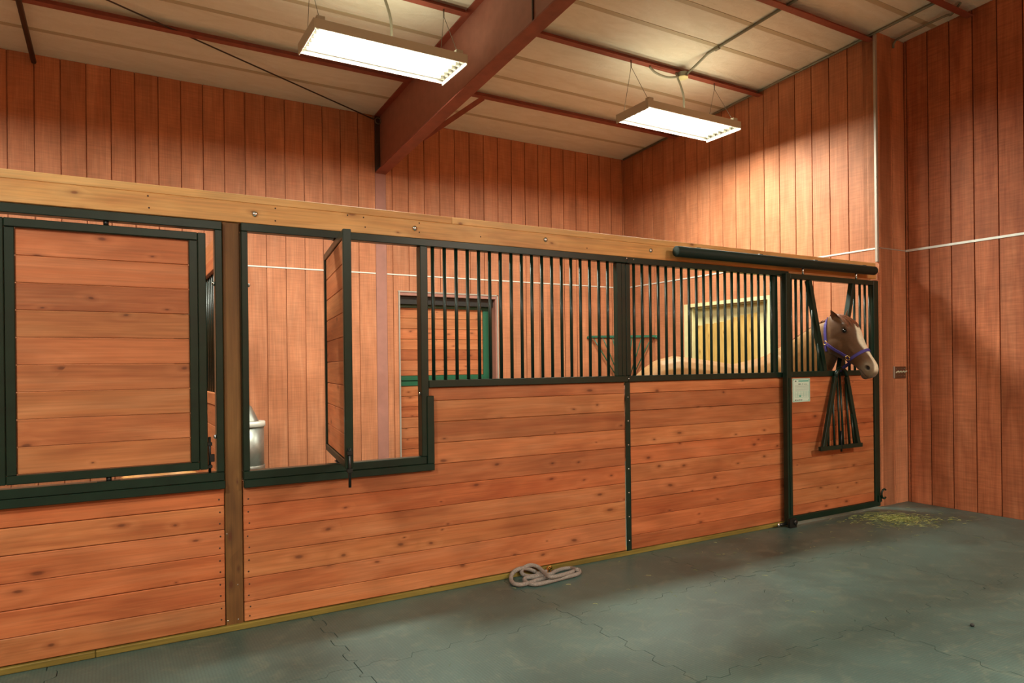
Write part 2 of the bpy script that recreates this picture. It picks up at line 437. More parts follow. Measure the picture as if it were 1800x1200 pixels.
# back wall
DX0, DX1, DZ = 2.95, 4.284, 2.27     # door opening
wb = prism('wall_back', [(XL, 0.0 - 0.012), (DX0, -0.012), (DX0, DZ), (DX1, DZ), (DX1, -0.012), (X1 + 0.1, -0.012), (X1 + 0.1, roof(D) - 0.002), (XL, roof(D) - 0.002)], 'y', D + 0.014, D + 0.20, M['siding'])
tag(wb, 'reddish vertical siding wall at the back of the stall', kind='structure')
CX0, CX1 = 2.68, 2.812
x = 0.043 - PL * 12
edges = []
while x < X1:
    edges.append(x); x += PL
edges.append(X1)
for a, b in zip(edges[:-1], edges[1:]):
    a, b = a + G, b - G
    spans = [(a, b)]
    if a < CX1 and b > CX0:
        spans = [s for s in ((a, CX0 - 0.002), (CX1 + 0.002, b)) if s[1] - s[0] > 0.015]
    for (p, q) in spans:
        zt = roof(D) - 0.002
        plank_poly('siding_plank', p, q, ZS + 0.008, zt, zt, D, 0.016, 'x', M['siding'], wb)
        parts = [(p, q, 0.0)]
        if q > DX0 and p < DX1:
            parts = []
            if p < DX0: parts.append((p, DX0 - 0.001, 0.0))
            if q > DX1: parts.append((DX1 + 0.001, q, 0.0))
            parts.append((max(p, DX0), min(q, DX1), DZ + 0.001))
        for (pp, qq, zb) in parts:
            if qq - pp > 0.01: plank_poly('siding_plank', pp, qq, zb, ZS - 0.008, ZS - 0.008, D, 0.016, 'x', M['siding'], wb)
for a, b in ((XL, CX0 - 0.003), (CX1 + 0.003, X1)):
    box('flashing', a, b, D - 0.006, D + 0.014, ZS - 0.007, ZS + 0.007, M['white_metal'], wb, 0.001)
# stall side wall (plane x = X1)
OY0, OY1, OZ = 1.30, 2.50, 2.085     # opening for the cream framed door
ws = prism('wall_side', [(0.0, -0.012), (OY0, -0.012), (OY0, OZ), (OY1, OZ), (OY1, -0.012), (D + 0.014, -0.012), (D + 0.014, roof(D) - 0.002), (0.0, roof(0) - 0.002)], 'x', X1 + 0.016, X1 + 0.20, M['siding'])
tag(ws, 'siding wall at the right end of the stall', kind='structure')
edges = []; y = -0.09
while y < D:
    edges.append(max(y, 0.0)); y += PL
edges.append(D)
for a, b in zip(edges[:-1], edges[1:]):
    a, b = a + G, b - G
    plank_poly('siding_plank', a, b, ZS + 0.008, roof(a) - 0.003, roof(b) - 0.003, X1, 0.018, 'y', M['siding'], ws)
    zb = 0.0
    parts = [(a, b, 0.0)]
    if b > 1.253 and a < 2.595:
        parts = []
        if a < 1.253: parts.append((a, 1.252, 0.0))
        if b > 2.595: parts.append((2.596, b, 0.0))
        parts.append((max(a, 1.253), min(b, 2.595), 2.133))
    for (pp, qq, zb) in parts:
        if qq - pp > 0.01: plank_poly('siding_plank', pp, qq, zb, ZS - 0.008, ZS - 0.008, X1, 0.018, 'y', M['siding'], ws)
box('flashing', X1 - 0.006, X1 + 0.014, 0.01, D, ZS - 0.008, ZS + 0.008, M['white_metal'], ws, 0.001)
# corner wall (plane y = 0) between the two
wc = box('wall_corner', X1 + 0.0, X2, 0.018, 0.16, -0.012, roof(0.16) - 0.004, M['siding']); tag(wc, 'narrow siding return wall beside the sliding door', kind='structure')
for a, b in ((6.352, 6.588), (6.588, X2)):
    box('siding_plank', a + G * 0.6, b - G * 0.6, 0.0, 0.018, 0.0, ZS - 0.004, M['siding'], wc, 0.001)
    box('siding_plank', a + G * 0.6, b - G * 0.6, 0.0, 0.018, ZS + 0.004, roof(0.0) - 0.004, M['siding'], wc, 0.001)
box('flashing', 6.37, X2 - 0.001, -0.004, 0.014, ZS - 0.005, ZS + 0.005, M['grey_metal'], wc, 0.001)
box('corner_post', 6.315, 6.352, 0.0, 0.10, 0.0, 2.16, M['siding'], wc, 0.002)
t1 = box('trim_1', 6.322, 6.352, -0.004, 0.02, 2.33, roof(0) - 0.03, M['grey_metal']); tag(t1, 'grey metal corner strip on the wall edge', kind='structure')
# aisle right wall (plane x = X2)
wr = prism('wall_right', [(YF, -0.012), (0.16, -0.012), (0.16, roof(0.16) - 0.002), (YF, roof(YF) - 0.002)], 'x', X2 + 0.018, X2 + 0.2, M['siding_red'])
tag(wr, 'dark red siding wall at the right end of the aisle', kind='structure')
y = -0.026; prev = 0.0
while prev > -3.6:
    a, b = y + G, prev - G
    if b > a:
        plank_poly('siding_plank', a, b, ZS + 0.009, roof(a) - 0.003, roof(b) - 0.003, X2, 0.02, 'y', M['siding_red'], wr)
        plank_poly('siding_plank', a, b, 0.0, ZS - 0.009, ZS - 0.009, X2, 0.02, 'y', M['siding_red'], wr)
    prev = y; y -= PL * 0.985
box('flashing', X2 - 0.007, X2 + 0.016, -3.6, -0.002, ZS - 0.011, ZS + 0.011, M['white_metal'], wr, 0.001)
wl = prism('wall_left', [(YF, -0.012), (D, -0.012), (D, roof(D)), (YF, roof(YF))], 'x', XL - 0.1, XL, M['siding']); tag(wl, 'siding wall far to the left', kind='structure')
wf = box('wall_front', XL, X2 + 0.2, YF - 0.1, YF, -0.012, roof(YF), M['siding'], None, 0); tag(wf, 'siding wall behind the viewer', kind='structure')

# ------------------------------------------------------------------ back dutch door
def dutch(name, x0, x1, label):
    d = link(name, None, None, ((x0 + x1) / 2, D, 0)); tag(d, label, kind='structure')
    yb = D + 0.14
    def B(n, *a, mat='steel_mauve', par=d, bev=0.002): return box(n, *a, M[mat], par, bev)
    B('frame', x0, x0 + 0.018, D - 0.012, yb + 0.05, 0, 2.27, mat='grey_metal'); B('frame', x1 - 0.03, x1, D - 0.004, yb + 0.05, 0, 2.27)
    B('frame', x1 - 0.012, x1 + 0.008, D - 0.012, D - 0.004, 0, 2.28, mat='grey_metal')
    B('frame', x0 - 0.006, x1 + 0.008, D - 0.012, D - 0.004, 2.262, 2.28, mat='grey_metal')
    B('frame', x0 + 0.018, x1 - 0.03, D - 0.004, yb + 0.05, 2.225, 2.27)
    B('dark_header', x0 + 0.02, x1 - 0.032, yb - 0.08, yb + 0.03, 2.13, 2.224, mat='black')  # black strip across the recess below the frame head
    for nm, z0, z1 in (('upper_leaf', 1.215, 2.15), ('lower_leaf', 0.03, 1.205)):
        lf = B(nm, x0 + 0.022, x0 + 0.065, yb, yb + 0.045, z0, z1, mat='green_bright')
        B('stile', x1 - 0.135, x1 - 0.036, yb, yb + 0.045, z0, z1, mat='green_bright', par=lf)
        B('rail', x0 + 0.066, x1 - 0.136, yb, yb + 0.045, z0, z0 + 0.055, mat='green_bright', par=lf)
        B('rail', x0 + 0.066, x1 - 0.136, yb, yb + 0.045, z1 - 0.055, z1, mat='green_bright', par=lf)
        z = z1 - 0.055
        while z > z0 + 0.06:
            zz = max(z - 0.1275, z0 + 0.055)
            B('plank', x0 + 0.066, x1 - 0.136, yb + 0.012, yb + 0.036, zz + 0.0035, z - 0.0005, mat='plank', par=lf)
            z = zz
        B('board_backing', x0 + 0.066, x1 - 0.136, yb + 0.036, yb + 0.042, z0 + 0.055, z1 - 0.055, mat='yellow_pine', par=lf)
    box('outer_panel', x0, x1, D + 0.2, D + 0.21, -0.012, 2.27, M['black'], d, 0)
    return d
dutch('door_1', DX0, DX1, 'green framed dutch door with plank leaves in the back wall')

# ------------------------------------------------------------------ cream framed door in the stall side wall
d2 = link('door_2', None, None, (X1, 1.9, 0)); tag(d2, 'cream steel framed opening with yellow pine boards in the side wall', kind='structure')
box('frame', X1 - 0.012, X1 + 0.03, 2.50, 2.595, 0, 2.132, M['cream'], d2)
box('frame', X1 - 0.012, X1 + 0.03, 1.253, 1.30, 0, 2.132, M['cream'], d2)
box('frame', X1 - 0.012, X1 + 0.03, 1.301, 2.499, 2.088, 2.132, M['cream'], d2)
box('reveal', X1 + 0.03, X1 + 0.16, 2.485, 2.50, 0, 2.088, M['cream'], d2); box('reveal', X1 + 0.03, X1 + 0.16, 1.30, 1.315, 0, 2.088, M['cream'], d2)
box('reveal', X1 + 0.03, X1 + 0.16, 1.316, 2.484, 2.075, 2.088, M['cream'], d2)
box('panel', X1 + 0.12, X1 + 0.15, 1.316, 2.484, 0, 2.074, M['cream'], d2)
yy = 2.47
tops = [1.86, 1.875, 1.87, 1.88, 1.885, 1.9, 1.93, 1.945, 1.95, 1.96]
for i in range(10):
    box('board', X1 + 0.085, X1 + 0.12, yy - 0.094, yy - 0.001, 0.0, tops[i], M['yellow_pine'], d2, 0.003); yy -= 0.0955

# ------------------------------------------------------------------ header beam
hb = empty('header_beam', (3, 0, 2.16), 'long tan timber header beam running along the tops of the stall fronts', 'beam')
box('face_board', -3.0, 6.305, -0.002, 0.038, 2.163, 2.272, M['beam'], hb, 0.003)
xj = onY(795, 385).x
box('cap_board', -3.0, xj - 0.001, 0.004, 0.09, 2.273, 2.316, M['beam_cap'], hb, 0.003); box('cap_board', xj + 0.001, 6.305, 0.004, 0.09, 2.273, 2.316, M['beam_cap'], hb, 0.003)
box('rear_board', -3.0, 6.305, 0.05, 0.088, 2.163, 2.272, M['beam'], hb, 0.003)
for u, v in ((448, 376), (729, 401), (959, 421), (1144, 440)):
    p = onY(u, v, -0.004); dome('bolt', (p.x, -0.004, p.z), 0.016, M['chrome'], hb)
for u, v in ((484, 366), (484, 388), (611, 378), (639, 382), (642, 399), (260, 344), (262, 365), (737, 392), (737, 408), (845, 416), (1032, 436)):
    p = onY(u, v, -0.003); dome('nail', (p.x, -0.0025, p.z), 0.0045, M['nail'], hb, 'y', 0.2)

# ------------------------------------------------------------------ sill plate
sp = empty('sill_plate', (1, 0, 0), 'greenish treated timber strip along the foot of the stall boards', 'sill')
xj = onY(168, 1140).x
box('sill_board', -3.0, xj - 0.001, -0.014, 0.10, 0.0, 0.031, M['treated'], sp, 0.003); box('sill_board', xj + 0.001, 5.02, -0.014, 0.10, 0.0, 0.031, M['treated'], sp, 0.003)

# ------------------------------------------------------------------ stall wall panels
PY0, PY1 = 0.0, 0.036
def nails(o, x, z0, z1):
    for zz in (z0 + (z1 - z0) * 0.28, z0 + (z1 - z0) * 0.75):
        dome('nail', (x + random.uniform(-0.006, 0.006), -0.0006, zz), 0.0045, M['nail'], o, 'y', 0.3)
def planks(par, x0, x1, zs, nail=None, mat='plank', y0=PY0, y1=PY1):
    for a, b in zip(zs[:-1], zs[1:]):
        lo, hi = min(a, b), max(a, b)
        gp = random.choice((0.0008, 0.0012, 0.0022))
        o = box('plank', x0, x1, y0 + random.uniform(-0.001, 0.001), y1, lo + gp, hi - 0.0004, M[mat], par, 0.0035)
        if nail is not None: nails(o, nail, lo, hi)
    box('backing', x0 + 0.002, x1 - 0.002, y1, y1 + 0.012, min(zs), max(zs), M[mat], par, 0)
GY0, GY1 = -0.022, 0.04
def gb(n, x0, x1, z0, z1, par, y0=GY0, y1=GY1, mat='green'): return box(n, x0, x1, y0, y1, z0, z1, M[mat], par, 0.003)
# neighbour stall front (left)
sl = empty('stall_front_panel', (-0.8, 0, 0), 'stall front panel left of the timber post, boards under a plank window', 'stall front', 'stall front panels')
planks(sl, -2.6, 0.518, [0.033, 0.159, 0.284, 0.409, 0.537, 0.664, 0.79], nail=0.497)
gb('top_rail', -2.6, 0.519, 2.112, 2.156, sl); gb('jamb', 0.483, 0.519, 0.846, 2.111, sl); gb('jamb', -0.525, -0.49, 0.846, 2.111, sl)
gb('sill_rail', -0.525, 0.519, 0.80, 0.845, sl); gb('sill_lip', -2.6, 0.522, 0.758, 0.799, sl, -0.03, 0.0)
planks(sl, -2.6, -0.527, [0.80 + 0.131 * i for i in range(11)])
for z in (1.83, 1.03): dome('bolt', (0.478, 0.0, z), 0.012, M['chrome'], sl, 'x', 0.8)
# timber post
po = box('timber_post', 0.523, 0.609, 0.004, 0.098, 0.0, 2.16, M['post'], None, 0.004); tag(po, 'dark brown square timber post between the two stall fronts', 'post')
for u, v in ((401, 1091), (419, 1088), (418, 1027), (399, 938)):
    p = onY(u, v, 0.003); dome('nail', (p.x, 0.0035, p.z), 0.004, M['chrome'], po, 'y', 0.3)
# middle stall front
sm = empty('stall_front_panel', (1.9, 0, 0), 'middle stall front panel with an open window beside a grille of upright bars', 'stall front', 'stall front panels')
zl = [0.033, 0.137, 0.264, 0.392, 0.521, 0.651, 0.781]
planks(sm, 0.613, 3.224, zl, nail=0.637)
planks(sm, 1.672, 3.224, [0.781, 0.911, 1.041, 1.172, 1.256])
gb('top_rail', 0.613, 3.2465, 2.116, 2.160, sm); gb('jamb', 0.613, 0.646, 0.839, 2.115, sm); gb('jamb', 1.634, 1.682, 0.839, 2.115, sm)
gb('sill_rail', 0.613, 1.665, 0.793, 0.838, sm); gb('sill_lip', 0.613, 1.712, 0.751, 0.7925, sm, -0.03, -0.001); gb('side_lip', 1.6665, 1.712, 0.793, 1.205, sm, -0.03, -0.001)
gb('grille_rail', 1.683, 3.2465, 1.256, 1.30, sm)
for i in range(18):
    xb = 1.728 + 0.07994 * i; rod('bar', (xb, 0.008, 1.30), (xb, 0.008, 2.116), 0.0112, M['green'], sm, 10)
gb('stile', 3.163, 3.206, 1.30, 2.116, sm, -0.004, 0.04); gb('stile', 3.209, 3.246, 1.30, 2.116, sm, 0.0, 0.09)
js = gb('joint_strip', 3.226, 3.271, 0.02, 1.255, sm, -0.008, -0.001)
for i in range(7): dome('bolt', (3.2485, -0.009, 1.145 - 0.1735 * i), 0.0065, M['chrome'], js)
dome('bolt', (3.2465, -0.024, 1.279), 0.0065, M['chrome'], sm)
dome('bolt', (onY(1098, 455).x, -0.024, onY(1098, 455).z), 0.006, M['chrome'], sm); dome('bolt', (onY(1110, 457).x, -0.024, onY(1110, 457).z), 0.006, M['chrome'], sm)
dome('bolt', (0.652, 0.0, 1.83), 0.010, M['chrome'], sm, 'x', 0.8); dome('bolt', (1.63, 0.0, 1.22), 0.008, M['chrome'], sm, 'x', 0.8)
# right stall front
sr_ = empty('stall_front_panel', (4.0, 0, 0), 'right stall front panel, horizontal boards under a barred grille next to the sliding door', 'stall front', 'stall front panels')
planks(sr_, 3.2725, 5.02, [0.033, 0.135, 0.262, 0.392, 0.522, 0.651, 0.781, 0.911, 1.041, 1.170, 1.256])
gb('top_rail', 3.2475, 5.02, 2.115, 2.159, sr_); gb('grille_rail', 3.2475, 5.02, 1.256, 1.30, sr_)
for i in range(20):
    xb = 3.329 + 0.0788 * i; rod('bar', (xb, 0.008, 1.30), (xb, 0.008, 2.116), 0.0112, M['green'], sr_, 10)
gb('stile', 3.249, 3.290, 1.30, 2.115, sr_, 0.0, 0.09); gb('stile', 4.86, 4.90, 1.30, 2.115, sr_, 0.0, 0.04); gb('stile', 4.98, 5.02, 1.30, 2.115, sr_, 0.0, 0.04)

# ------------------------------------------------------------------ pivoting window panels
def window_panel(label, loc, rz, swung):
    t = link('window_panel', None, None, loc); tag(t, label, 'window', 'plank filled pivot windows'); t.rotation_euler = (0, 0, rz)
    W[t.name] = Vector((0, 0, 0))
    hw = 0.444; z0, z1 = 0.864, 2.089
    for sx in (-1, 1):
        a, b = sorted((sx * 0.406, sx * hw)); box('stile', a, b, -0.02, 0.022, z0, z1, M['green'], t, 0.003)
        a, b = sorted((sx * 0.366, sx * 0.405)); box('channel', a, b, -0.012, 0.016, z0 + 0.041, z1 - 0.041, M['green'], t, 0.002)
    box('rail', -0.405, 0.405, -0.02, 0.022, z1 - 0.04, z1, M['green'], t, 0.003); box('rail', -0.405, 0.405, -0.02, 0.022, z0, z0 + 0.04, M['green'], t, 0.003)
    zs = [z0 + 0.041 + (z1 - z0 - 0.082) * i / 9 for i in range(10)]
    for a, b in zip(zs[:-1], zs[1:]):
        box('plank', -0.365, 0.365, 0.0 if not swung else -0.012, 0.016, a + 0.0012, b - 0.0006, M['plank'], t, 0.003)
    rod('pivot', (0, 0, z1), (0, 0, z1 + 0.026), 0.012, M['black'], t); rod('pivot', (0, 0, z0 - 0.022), (0, 0, z0), 0.012, M['black'], t)
    box('pivot_plate', -0.05, 0.05, -0.014, 0.014, z1 + 0.022, z1 + 0.0265, M['black'], t); box('pivot_plate', -0.05, 0.05, -0.014, 0.014, z0 - 0.0225, z0 - 0.018, M['black'], t)
    return t
wp1 = window_panel('closed plank pivot window in the left stall front', (-0.004, 0.0, 0), 0.0, False)
W[wp1.name] = Vector((0, 0, 0))
lt = rod('latch_rod', (0.454, 0.0, 0.845), (0.454, 0.0, 1.03), 0.007, M['black'], wp1)
box('latch_bracket', 0.442, 0.466, -0.012, 0.012, 0.985, 1.003, M['black'], wp1); box('latch_bracket', 0.442, 0.466, -0.012, 0.012, 0.868, 0.885, M['black'], wp1); box('latch_tab', 0.455, 0.478, -0.006, 0.006, 0.90, 0.94, M['black'], wp1)
ang = math.atan2(-0.987, -0.155)   # local +x points toward the aisle
wp2 = window_panel('plank pivot window swung open edge-on towards the aisle', (1.125, 0.0, 0.004), ang, True)
W[wp2.name] = Vector((0, 0, 0))
rod('latch_rod', (0.458, 0.0, 0.77), (0.458, 0.0, 0.97), 0.0075, M['black'], wp2)
for z in (0.935, 0.845): box('latch_bracket', 0.444, 0.472, -0.014, 0.014, z, z + 0.02, M['black'], wp2)

# ------------------------------------------------------------------ partition between the stalls
pt = empty('stall_partition', (0.57, 2, 0), 'plank partition with upper bars seen through the gap of the left window', 'partition')
zs = [0.0, 0.13, 0.26, 0.39, 0.52, 0.65, 0.78, 0.91, 1.04, 1.17]
for a, b in zip(zs[:-1], zs[1:]): box('plank', 0.545, 0.585, 0.11, D - 0.012, a, b - 0.001, M['plank_y'], pt, 0.003)
box('rail', 0.535, 0.595, 0.11, D - 0.012, 1.171, 1.24, M['plank_y'], pt); box('rail', 0.535, 0.595, 0.11, D - 0.012, 1.97, 2.04, M['plank_y'], pt)
box('plank', 0.545, 0.585, 0.11, D - 0.012, 2.041, 2.16, M['plank_y'], pt)
for i in range(40):
    yb = 0.22 + i * 0.087; rod('bar', (0.565, yb, 1.24), (0.565, yb, 1.97), 0.011, M['green'], pt, 6)

# ------------------------------------------------------------------ sliding door
sd = empty('sliding_door', (5.55, -0.06, 0.03), 'green framed sliding stall door with a V opening, the horse looking out of it', 'door')
dy0, dy1 = -0.082, -0.034
def db(n, x0, x1, z0, z1, y0=dy0, y1=dy1, par=sd, mat='green'): return box(n, x0, x1, y0, y1, z0, z1, M[mat], par, 0.003)
db('stile', 4.905, 4.963, 0.035, 2.132); db('stile', 6.13, 6.205, 0.035, 2.132)
db('stile_rib', 4.925, 4.943, 0.10, 1.25, dy0 - 0.006, dy0)
db('bottom_rail', 4.9635, 6.1295, 0.035, 0.086); db('middle_rail', 4.9635, 6.1295, 1.258, 1.304); db('top_rail', 4.9635, 6.1295, 2.088, 2.132)
zs = [0.086, 0.170, 0.300, 0.430, 0.560, 0.690, 0.820, 0.950, 1.08, 1.21, 1.258]
for a, b in zip(zs[:-1], zs[1:]):
    box('plank', 4.9635, 6.1295, -0.066, -0.036, a + 0.001, b - 0.0005, M['plank'], sd, 0.003)
VL0, VL1 = Vector((5.222, -0.058, 2.088)), Vector((5.420, -0.058, 1.304))
VR0, VR1 = Vector((5.838, -0.058, 2.088)), Vector((5.640, -0.058, 1.304))
bar('yoke_side', VL0, VL1, 0.042, 0.046, M['green'], sd, (1, 0, 0)); bar('yoke_side', VR0, VR1, 0.042, 0.046, M['green'], sd, (1, 0, 0))
for xb in (4.992, 5.055, 5.128, 5.206): rod('bar', (xb, -0.058, 1.304), (xb, -0.058, 2.088), 0.0112, M['green'], sd, 10)
for xb in (5.275, 5.348): rod('bar', (xb, -0.058, 1.304), (xb, -0.058, VL0.z - (xb - VL0.x) / (VL1.x - VL0.x) * (VL0.z - VL1.z)), 0.0112, M['green'], sd, 10)
for xb in (5.71, 5.785): rod('bar', (xb, -0.058, 1.304), (xb, -0.058, VR0.z - (VR0.x - xb) / (VR0.x - VR1.x) * (VR0.z - VR1.z)), 0.0112, M['green'], sd, 10)
for xb in (5.868, 5.952, 6.03, 6.100): rod('bar', (xb, -0.058, 1.304), (xb, -0.058, 2.088), 0.0112, M['green'], sd, 10)
# floor guide on the left foot and the right hook
fg = db('floor_guide', 4.885, 4.965, 0.0, 0.075, -0.115, -0.083, mat='black'); dome('roller', (4.945, -0.118, 0.045), 0.024, M['black'], sd, 'y', 0.5)
rod('guide_pin', (4.80, -0.06, 0.03), (4.90, -0.06, 0.03), 0.012, M['black'], sd); dome('pin_cap', (4.80, -0.065, 0.032), 0.016, M['chrome'], sd)
hook = [(6.21 + 0.04 * math.cos(a) + 0.02, -0.10, 0.148 + 0.043 * math.sin(a)) for a in [PI * (0.30 + 1.4 * i / 12) for i in range(13)]]
tube('door_hook', hook, 0.009, M['green'], sd); db('hook_plate', 6.16, 6.21, 0.075, 0.135, -0.094, -0.083)
# dropped yoke gate
yg = bar('yoke_gate', onY(1468, 662, -0.102), onY(1447, 790, -0.15), 0.04, 0.03, M['green'], sd, (1, 0, 0))
W[yg.name] = W[yg.name]
def gate_child(o):
    mw_parent = Matrix.Translation(W[yg.name]) @ yg.rotation_quaternion.to_matrix().to_4x4()
    o.parent = yg; o.matrix_parent_inverse = mw_parent.inverted(); return o
gate_child(bar('gate_side', onY(1488, 662, -0.102), onY(1509, 783, -0.15), 0.04, 0.03, M['green'], None, (1, 0, 0)))
pL, pR = onY(1441, 789, -0.15), onY(1514, 781, -0.15)
gate_child(bar('gate_rail', pL, pR, 0.036, 0.03, M['green'], None, (0, 0, 1)))
pa, pb = onY(1468, 662, -0.102), onY(1488, 662, -0.102)
arch = [pa + (pb - pa) * t + Vector((0, -0.004, 0.075 * math.sin(PI * t) ** 0.6)) for t in [i / 14 for i in range(15)]]
gate_child(tube('gate_arch', arch, 0.018, M['green']))
bl, br = onY(1449, 786, -0.148), onY(1507, 780, -0.148)
for i, (ft, fb, ht) in enumerate(((0.05, 0.12, 0.40), (0.1, 0.30, 0.9), (0.5, 0.46, 1.05), (0.62, 0.57, 1.05), (0.95, 0.76, 0.9), (0.98, 0.90, 0.45))):
    b0 = bl + (br - bl) * fb; tpt = pa + (pb - pa) * ft
    t0 = b0 + (Vector((b0.x * 0.55 + tpt.x * 0.45, tpt.y, tpt.z)) - b0) * ht
    gate_child(tube('gate_bar', [b0, t0], 0.0095, M['green']))
lp = bl + (br - bl) * 0.47 + Vector((0, -0.012, 0))
gate_child(tube('gate_latch', [lp + Vector((0, 0, -0.05)), lp + Vector((0, 0, 0.13))], 0.0085, M['black']))
# track
tr = empty('door_track', (4.9, -0.08, 2.22), 'round dark green track tube bolted to the beam above the sliding door', 'track')
rail = tube('track_tube', [(3.66, -0.085, 2.222), (3.664, -0.085, 2.222), (6.135, -0.085, 2.222), (6.139, -0.085, 2.222)], [0.034, 0.040, 0.040, 0.034], M['green_matte'], tr, 18)
for xb in (3.9, 4.6, 5.3, 6.0): box('bracket', xb - 0.02, xb + 0.02, -0.085, -0.003, 2.245, 2.268, M['green'], tr)
for xb in (5.118, 5.862): rod('hanger_bolt', (xb, -0.085, 2.13), (xb, -0.085, 2.195), 0.009, M['chrome'], tr, 10)

# ------------------------------------------------------------------ stall card
pc = empty('stall_card', (5.1, -0.068, 1.14), 'pale green printed stall card on the boards of the sliding door', 'card')
PX0, PX1, PZ0, PZ1 = 4.985, 5.215, 1.045, 1.245
box('sheet', PX0, PX1, -0.0695, -0.0675, PZ0, PZ1, M['paper'], pc, 0)
def ink(n, a, b, c, d, mt):
    box(n, PX0 + a * 0.23, PX0 + b * 0.23, -0.0701, -0.0695, PZ1 - d * 0.20, PZ1 - c * 0.20, M[mt], pc, 0)
for e in ((0.03, 0.97, 0.025, 0.04), (0.03, 0.97, 0.96, 0.975), (0.03, 0.05, 0.025, 0.975), (0.95, 0.97, 0.025, 0.975)): ink('border', *e, 'ink_teal')
ink('heading', 0.34, 0.92, 0.085, 0.14, 'ink_teal'); ink('mark', 0.15, 0.22, 0.09, 0.14, 'ink')
for i, c in enumerate((0.30, 0.35, 0.40, 0.45, 0.50)): ink('rule', 0.14, 0.92, c, c + 0.007, 'ink')
for i, (a, b) in enumerate(((0.34, 0.46), (0.48, 0.5), (0.56, 0.6), (0.64, 0.84))): ink('handwriting', a, b, 0.22 + 0.02 * (i % 2), 0.26, 'ink')
for c in (0.56, 0.62, 0.68, 0.74, 0.80): ink('table_line', 0.14, 0.92, c, c + 0.008, 'ink_teal')
for a in (0.14, 0.3, 0.47, 0.63, 0.77, 0.91): ink('table_line', a, a + 0.008, 0.56, 0.80, 'ink_teal')
ink('stamp', 0.38, 0.48, 0.71, 0.79, 'ink_teal')
for i, (a, b) in enumerate(((0.12, 0.22), (0.25, 0.34), (0.37, 0.42), (0.44, 0.55))): ink('handwriting', a, b, 0.9 + 0.008 * (i % 2), 0.935, 'ink')
for a, b in ((0.06, 0.06), (0.94, 0.06), (0.05, 0.955), (0.92, 0.93)): dome('tack', (PX0 + a * 0.23, -0.07, PZ1 - b * 0.2), 0.004, M['ink_teal'], pc)

# ------------------------------------------------------------------ switch plate
sw = empty('light_switch', (6.66, 0, 1.27), 'brown four-gang light switch plate on the corner wall', 'switch')
box('plate', 6.566, 6.756, -0.012, 0.0, 1.216, 1.330, M['plate'], sw, 0.002); box('side_rim', 6.560, 6.568, -0.016, 0.0, 1.214, 1.332, M['grey_metal'], sw)
for i in range(4):
    xb = 6.592 + i * 0.0455
    bar('toggle', (xb, -0.008, 1.270), (xb + 0.004, -0.036, 1.286), 0.011, 0.012, M['ivory'], sw, (1, 0, 0))
    for z in (1.238, 1.308): dome('screw', (xb + 0.004, -0.012, z), 0.004, M['chrome'], sw)

# ------------------------------------------------------------------ steel frame
rf = empty('steel_rafter', (2.745, 2, 3.7), 'tapered red steel rafter running from the back wall overhead', 'beam')
zb = lambda y: 3.640 + 0.0725 * (D - 0.05 - y)
prism('web', [(D - 0.02, zb(D)), (D - 0.02, roof(D) - 0.012), (YF, roof(YF) - 0.012), (YF, zb(YF))], 'x', 2.740, 2.751, M['steel_mauve'], rf)
prism('bottom_flange', [(D - 0.005, zb(D) - 0.012), (D - 0.005, zb(D)), (YF, zb(YF)), (YF, zb(YF) - 0.012)], 'x', 2.680, 2.812, M['steel_red'], rf)
prism('top_flange', [(D - 0.005, roof(D) - 0.014), (D - 0.005, roof(D) - 0.003), (YF, roof(YF) - 0.003), (YF, roof(YF) - 0.014)], 'x', 2.680, 2.812, M['steel_red'], rf)
box('end_plate', 2.680, 2.812, D - 0.022, D - 0.004, zb(D), roof(D) - 0.014, M['dark_steel'], rf)
box('splice_plate', 2.728, 2.740, 0.40, 0.415, zb(0.4) + 0.0, roof(0.4) - 0.014, M['dark_steel'], rf)
for yb, z in ((D - 0.026, 3.72), (D - 0.026, 3.95)): dome('bolt', (2.705, yb, z), 0.014, M['dark_steel'], rf)
sc_ = box('steel_column', 2.682, 2.811, D - 0.004, D + 0.013, 0.0, 3.627, M['steel_mauve'], None, 0.001); tag(sc_, 'flat mauve steel column strip set in the back wall under the rafter', 'column')
ORD = ['nearest the back wall', 'passing over the two hanging lights', 'above the sliding door', 'in the top right corner']
for i, (y, xe) in enumerate(((2.70, X1 - 0.01), (1.36, X1 - 0.01), (0.05, X1 - 0.01), (-0.62, X2 - 0.01))):
    p = empty('purlin', (3, y, roof(y)), 'red steel roof purlin ' + ORD[i], 'purlin', 'red roof purlins')
    for a, b in ((XL, 2.675), (2.816, xe)):
        zc = roof(y)
        prism('web', [(y + 0.030, zc - 0.062), (y + 0.034, zc - 0.062), (y + 0.034, zc - 0.003), (y + 0.030, zc - 0.003)], 'x', a, b, M['steel_red'], p)
        prism('flange', [(y - 0.030, roof(y - 0.03) - 0.065), (y + 0.034, roof(y + 0.034) - 0.065), (y + 0.034, roof(y + 0.034) - 0.062), (y - 0.030, roof(y - 0.03) - 0.062)], 'x', a, b, M['steel_red'], p)
    if i < 2:
        for xx in (2.90, 2.99, 3.06, 3.14): dome('bolt_hole', (xx + 0.2 * i * 0, y, roof(y) - 0.0655), 0.008, M['black'], p, 'z', 0.2)
fb = bar('flange_brace', (2.815, 2.66, zb(2.66) + 0.01), (3.52, 2.66, roof(2.66) - 0.09), 0.052, 0.006, M['steel_red'], None, (1, 0, -1)); tag(fb, 'short diagonal red steel brace from rafter to purlin', 'brace')
br_ = tube('brace_rod', [(-2.6, 1.20, roof(1.2) - 0.016), (2.66, 3.735, 4.235)], 0.007, M['dark_steel'], None); tag(br_, 'thin diagonal steel brace rod under the ceiling at left', 'rod')
er = empty('rod_eye', (2.70, D - 0.05, 4.23), 'small wire ring where the brace rod meets the rafter', 'ring')
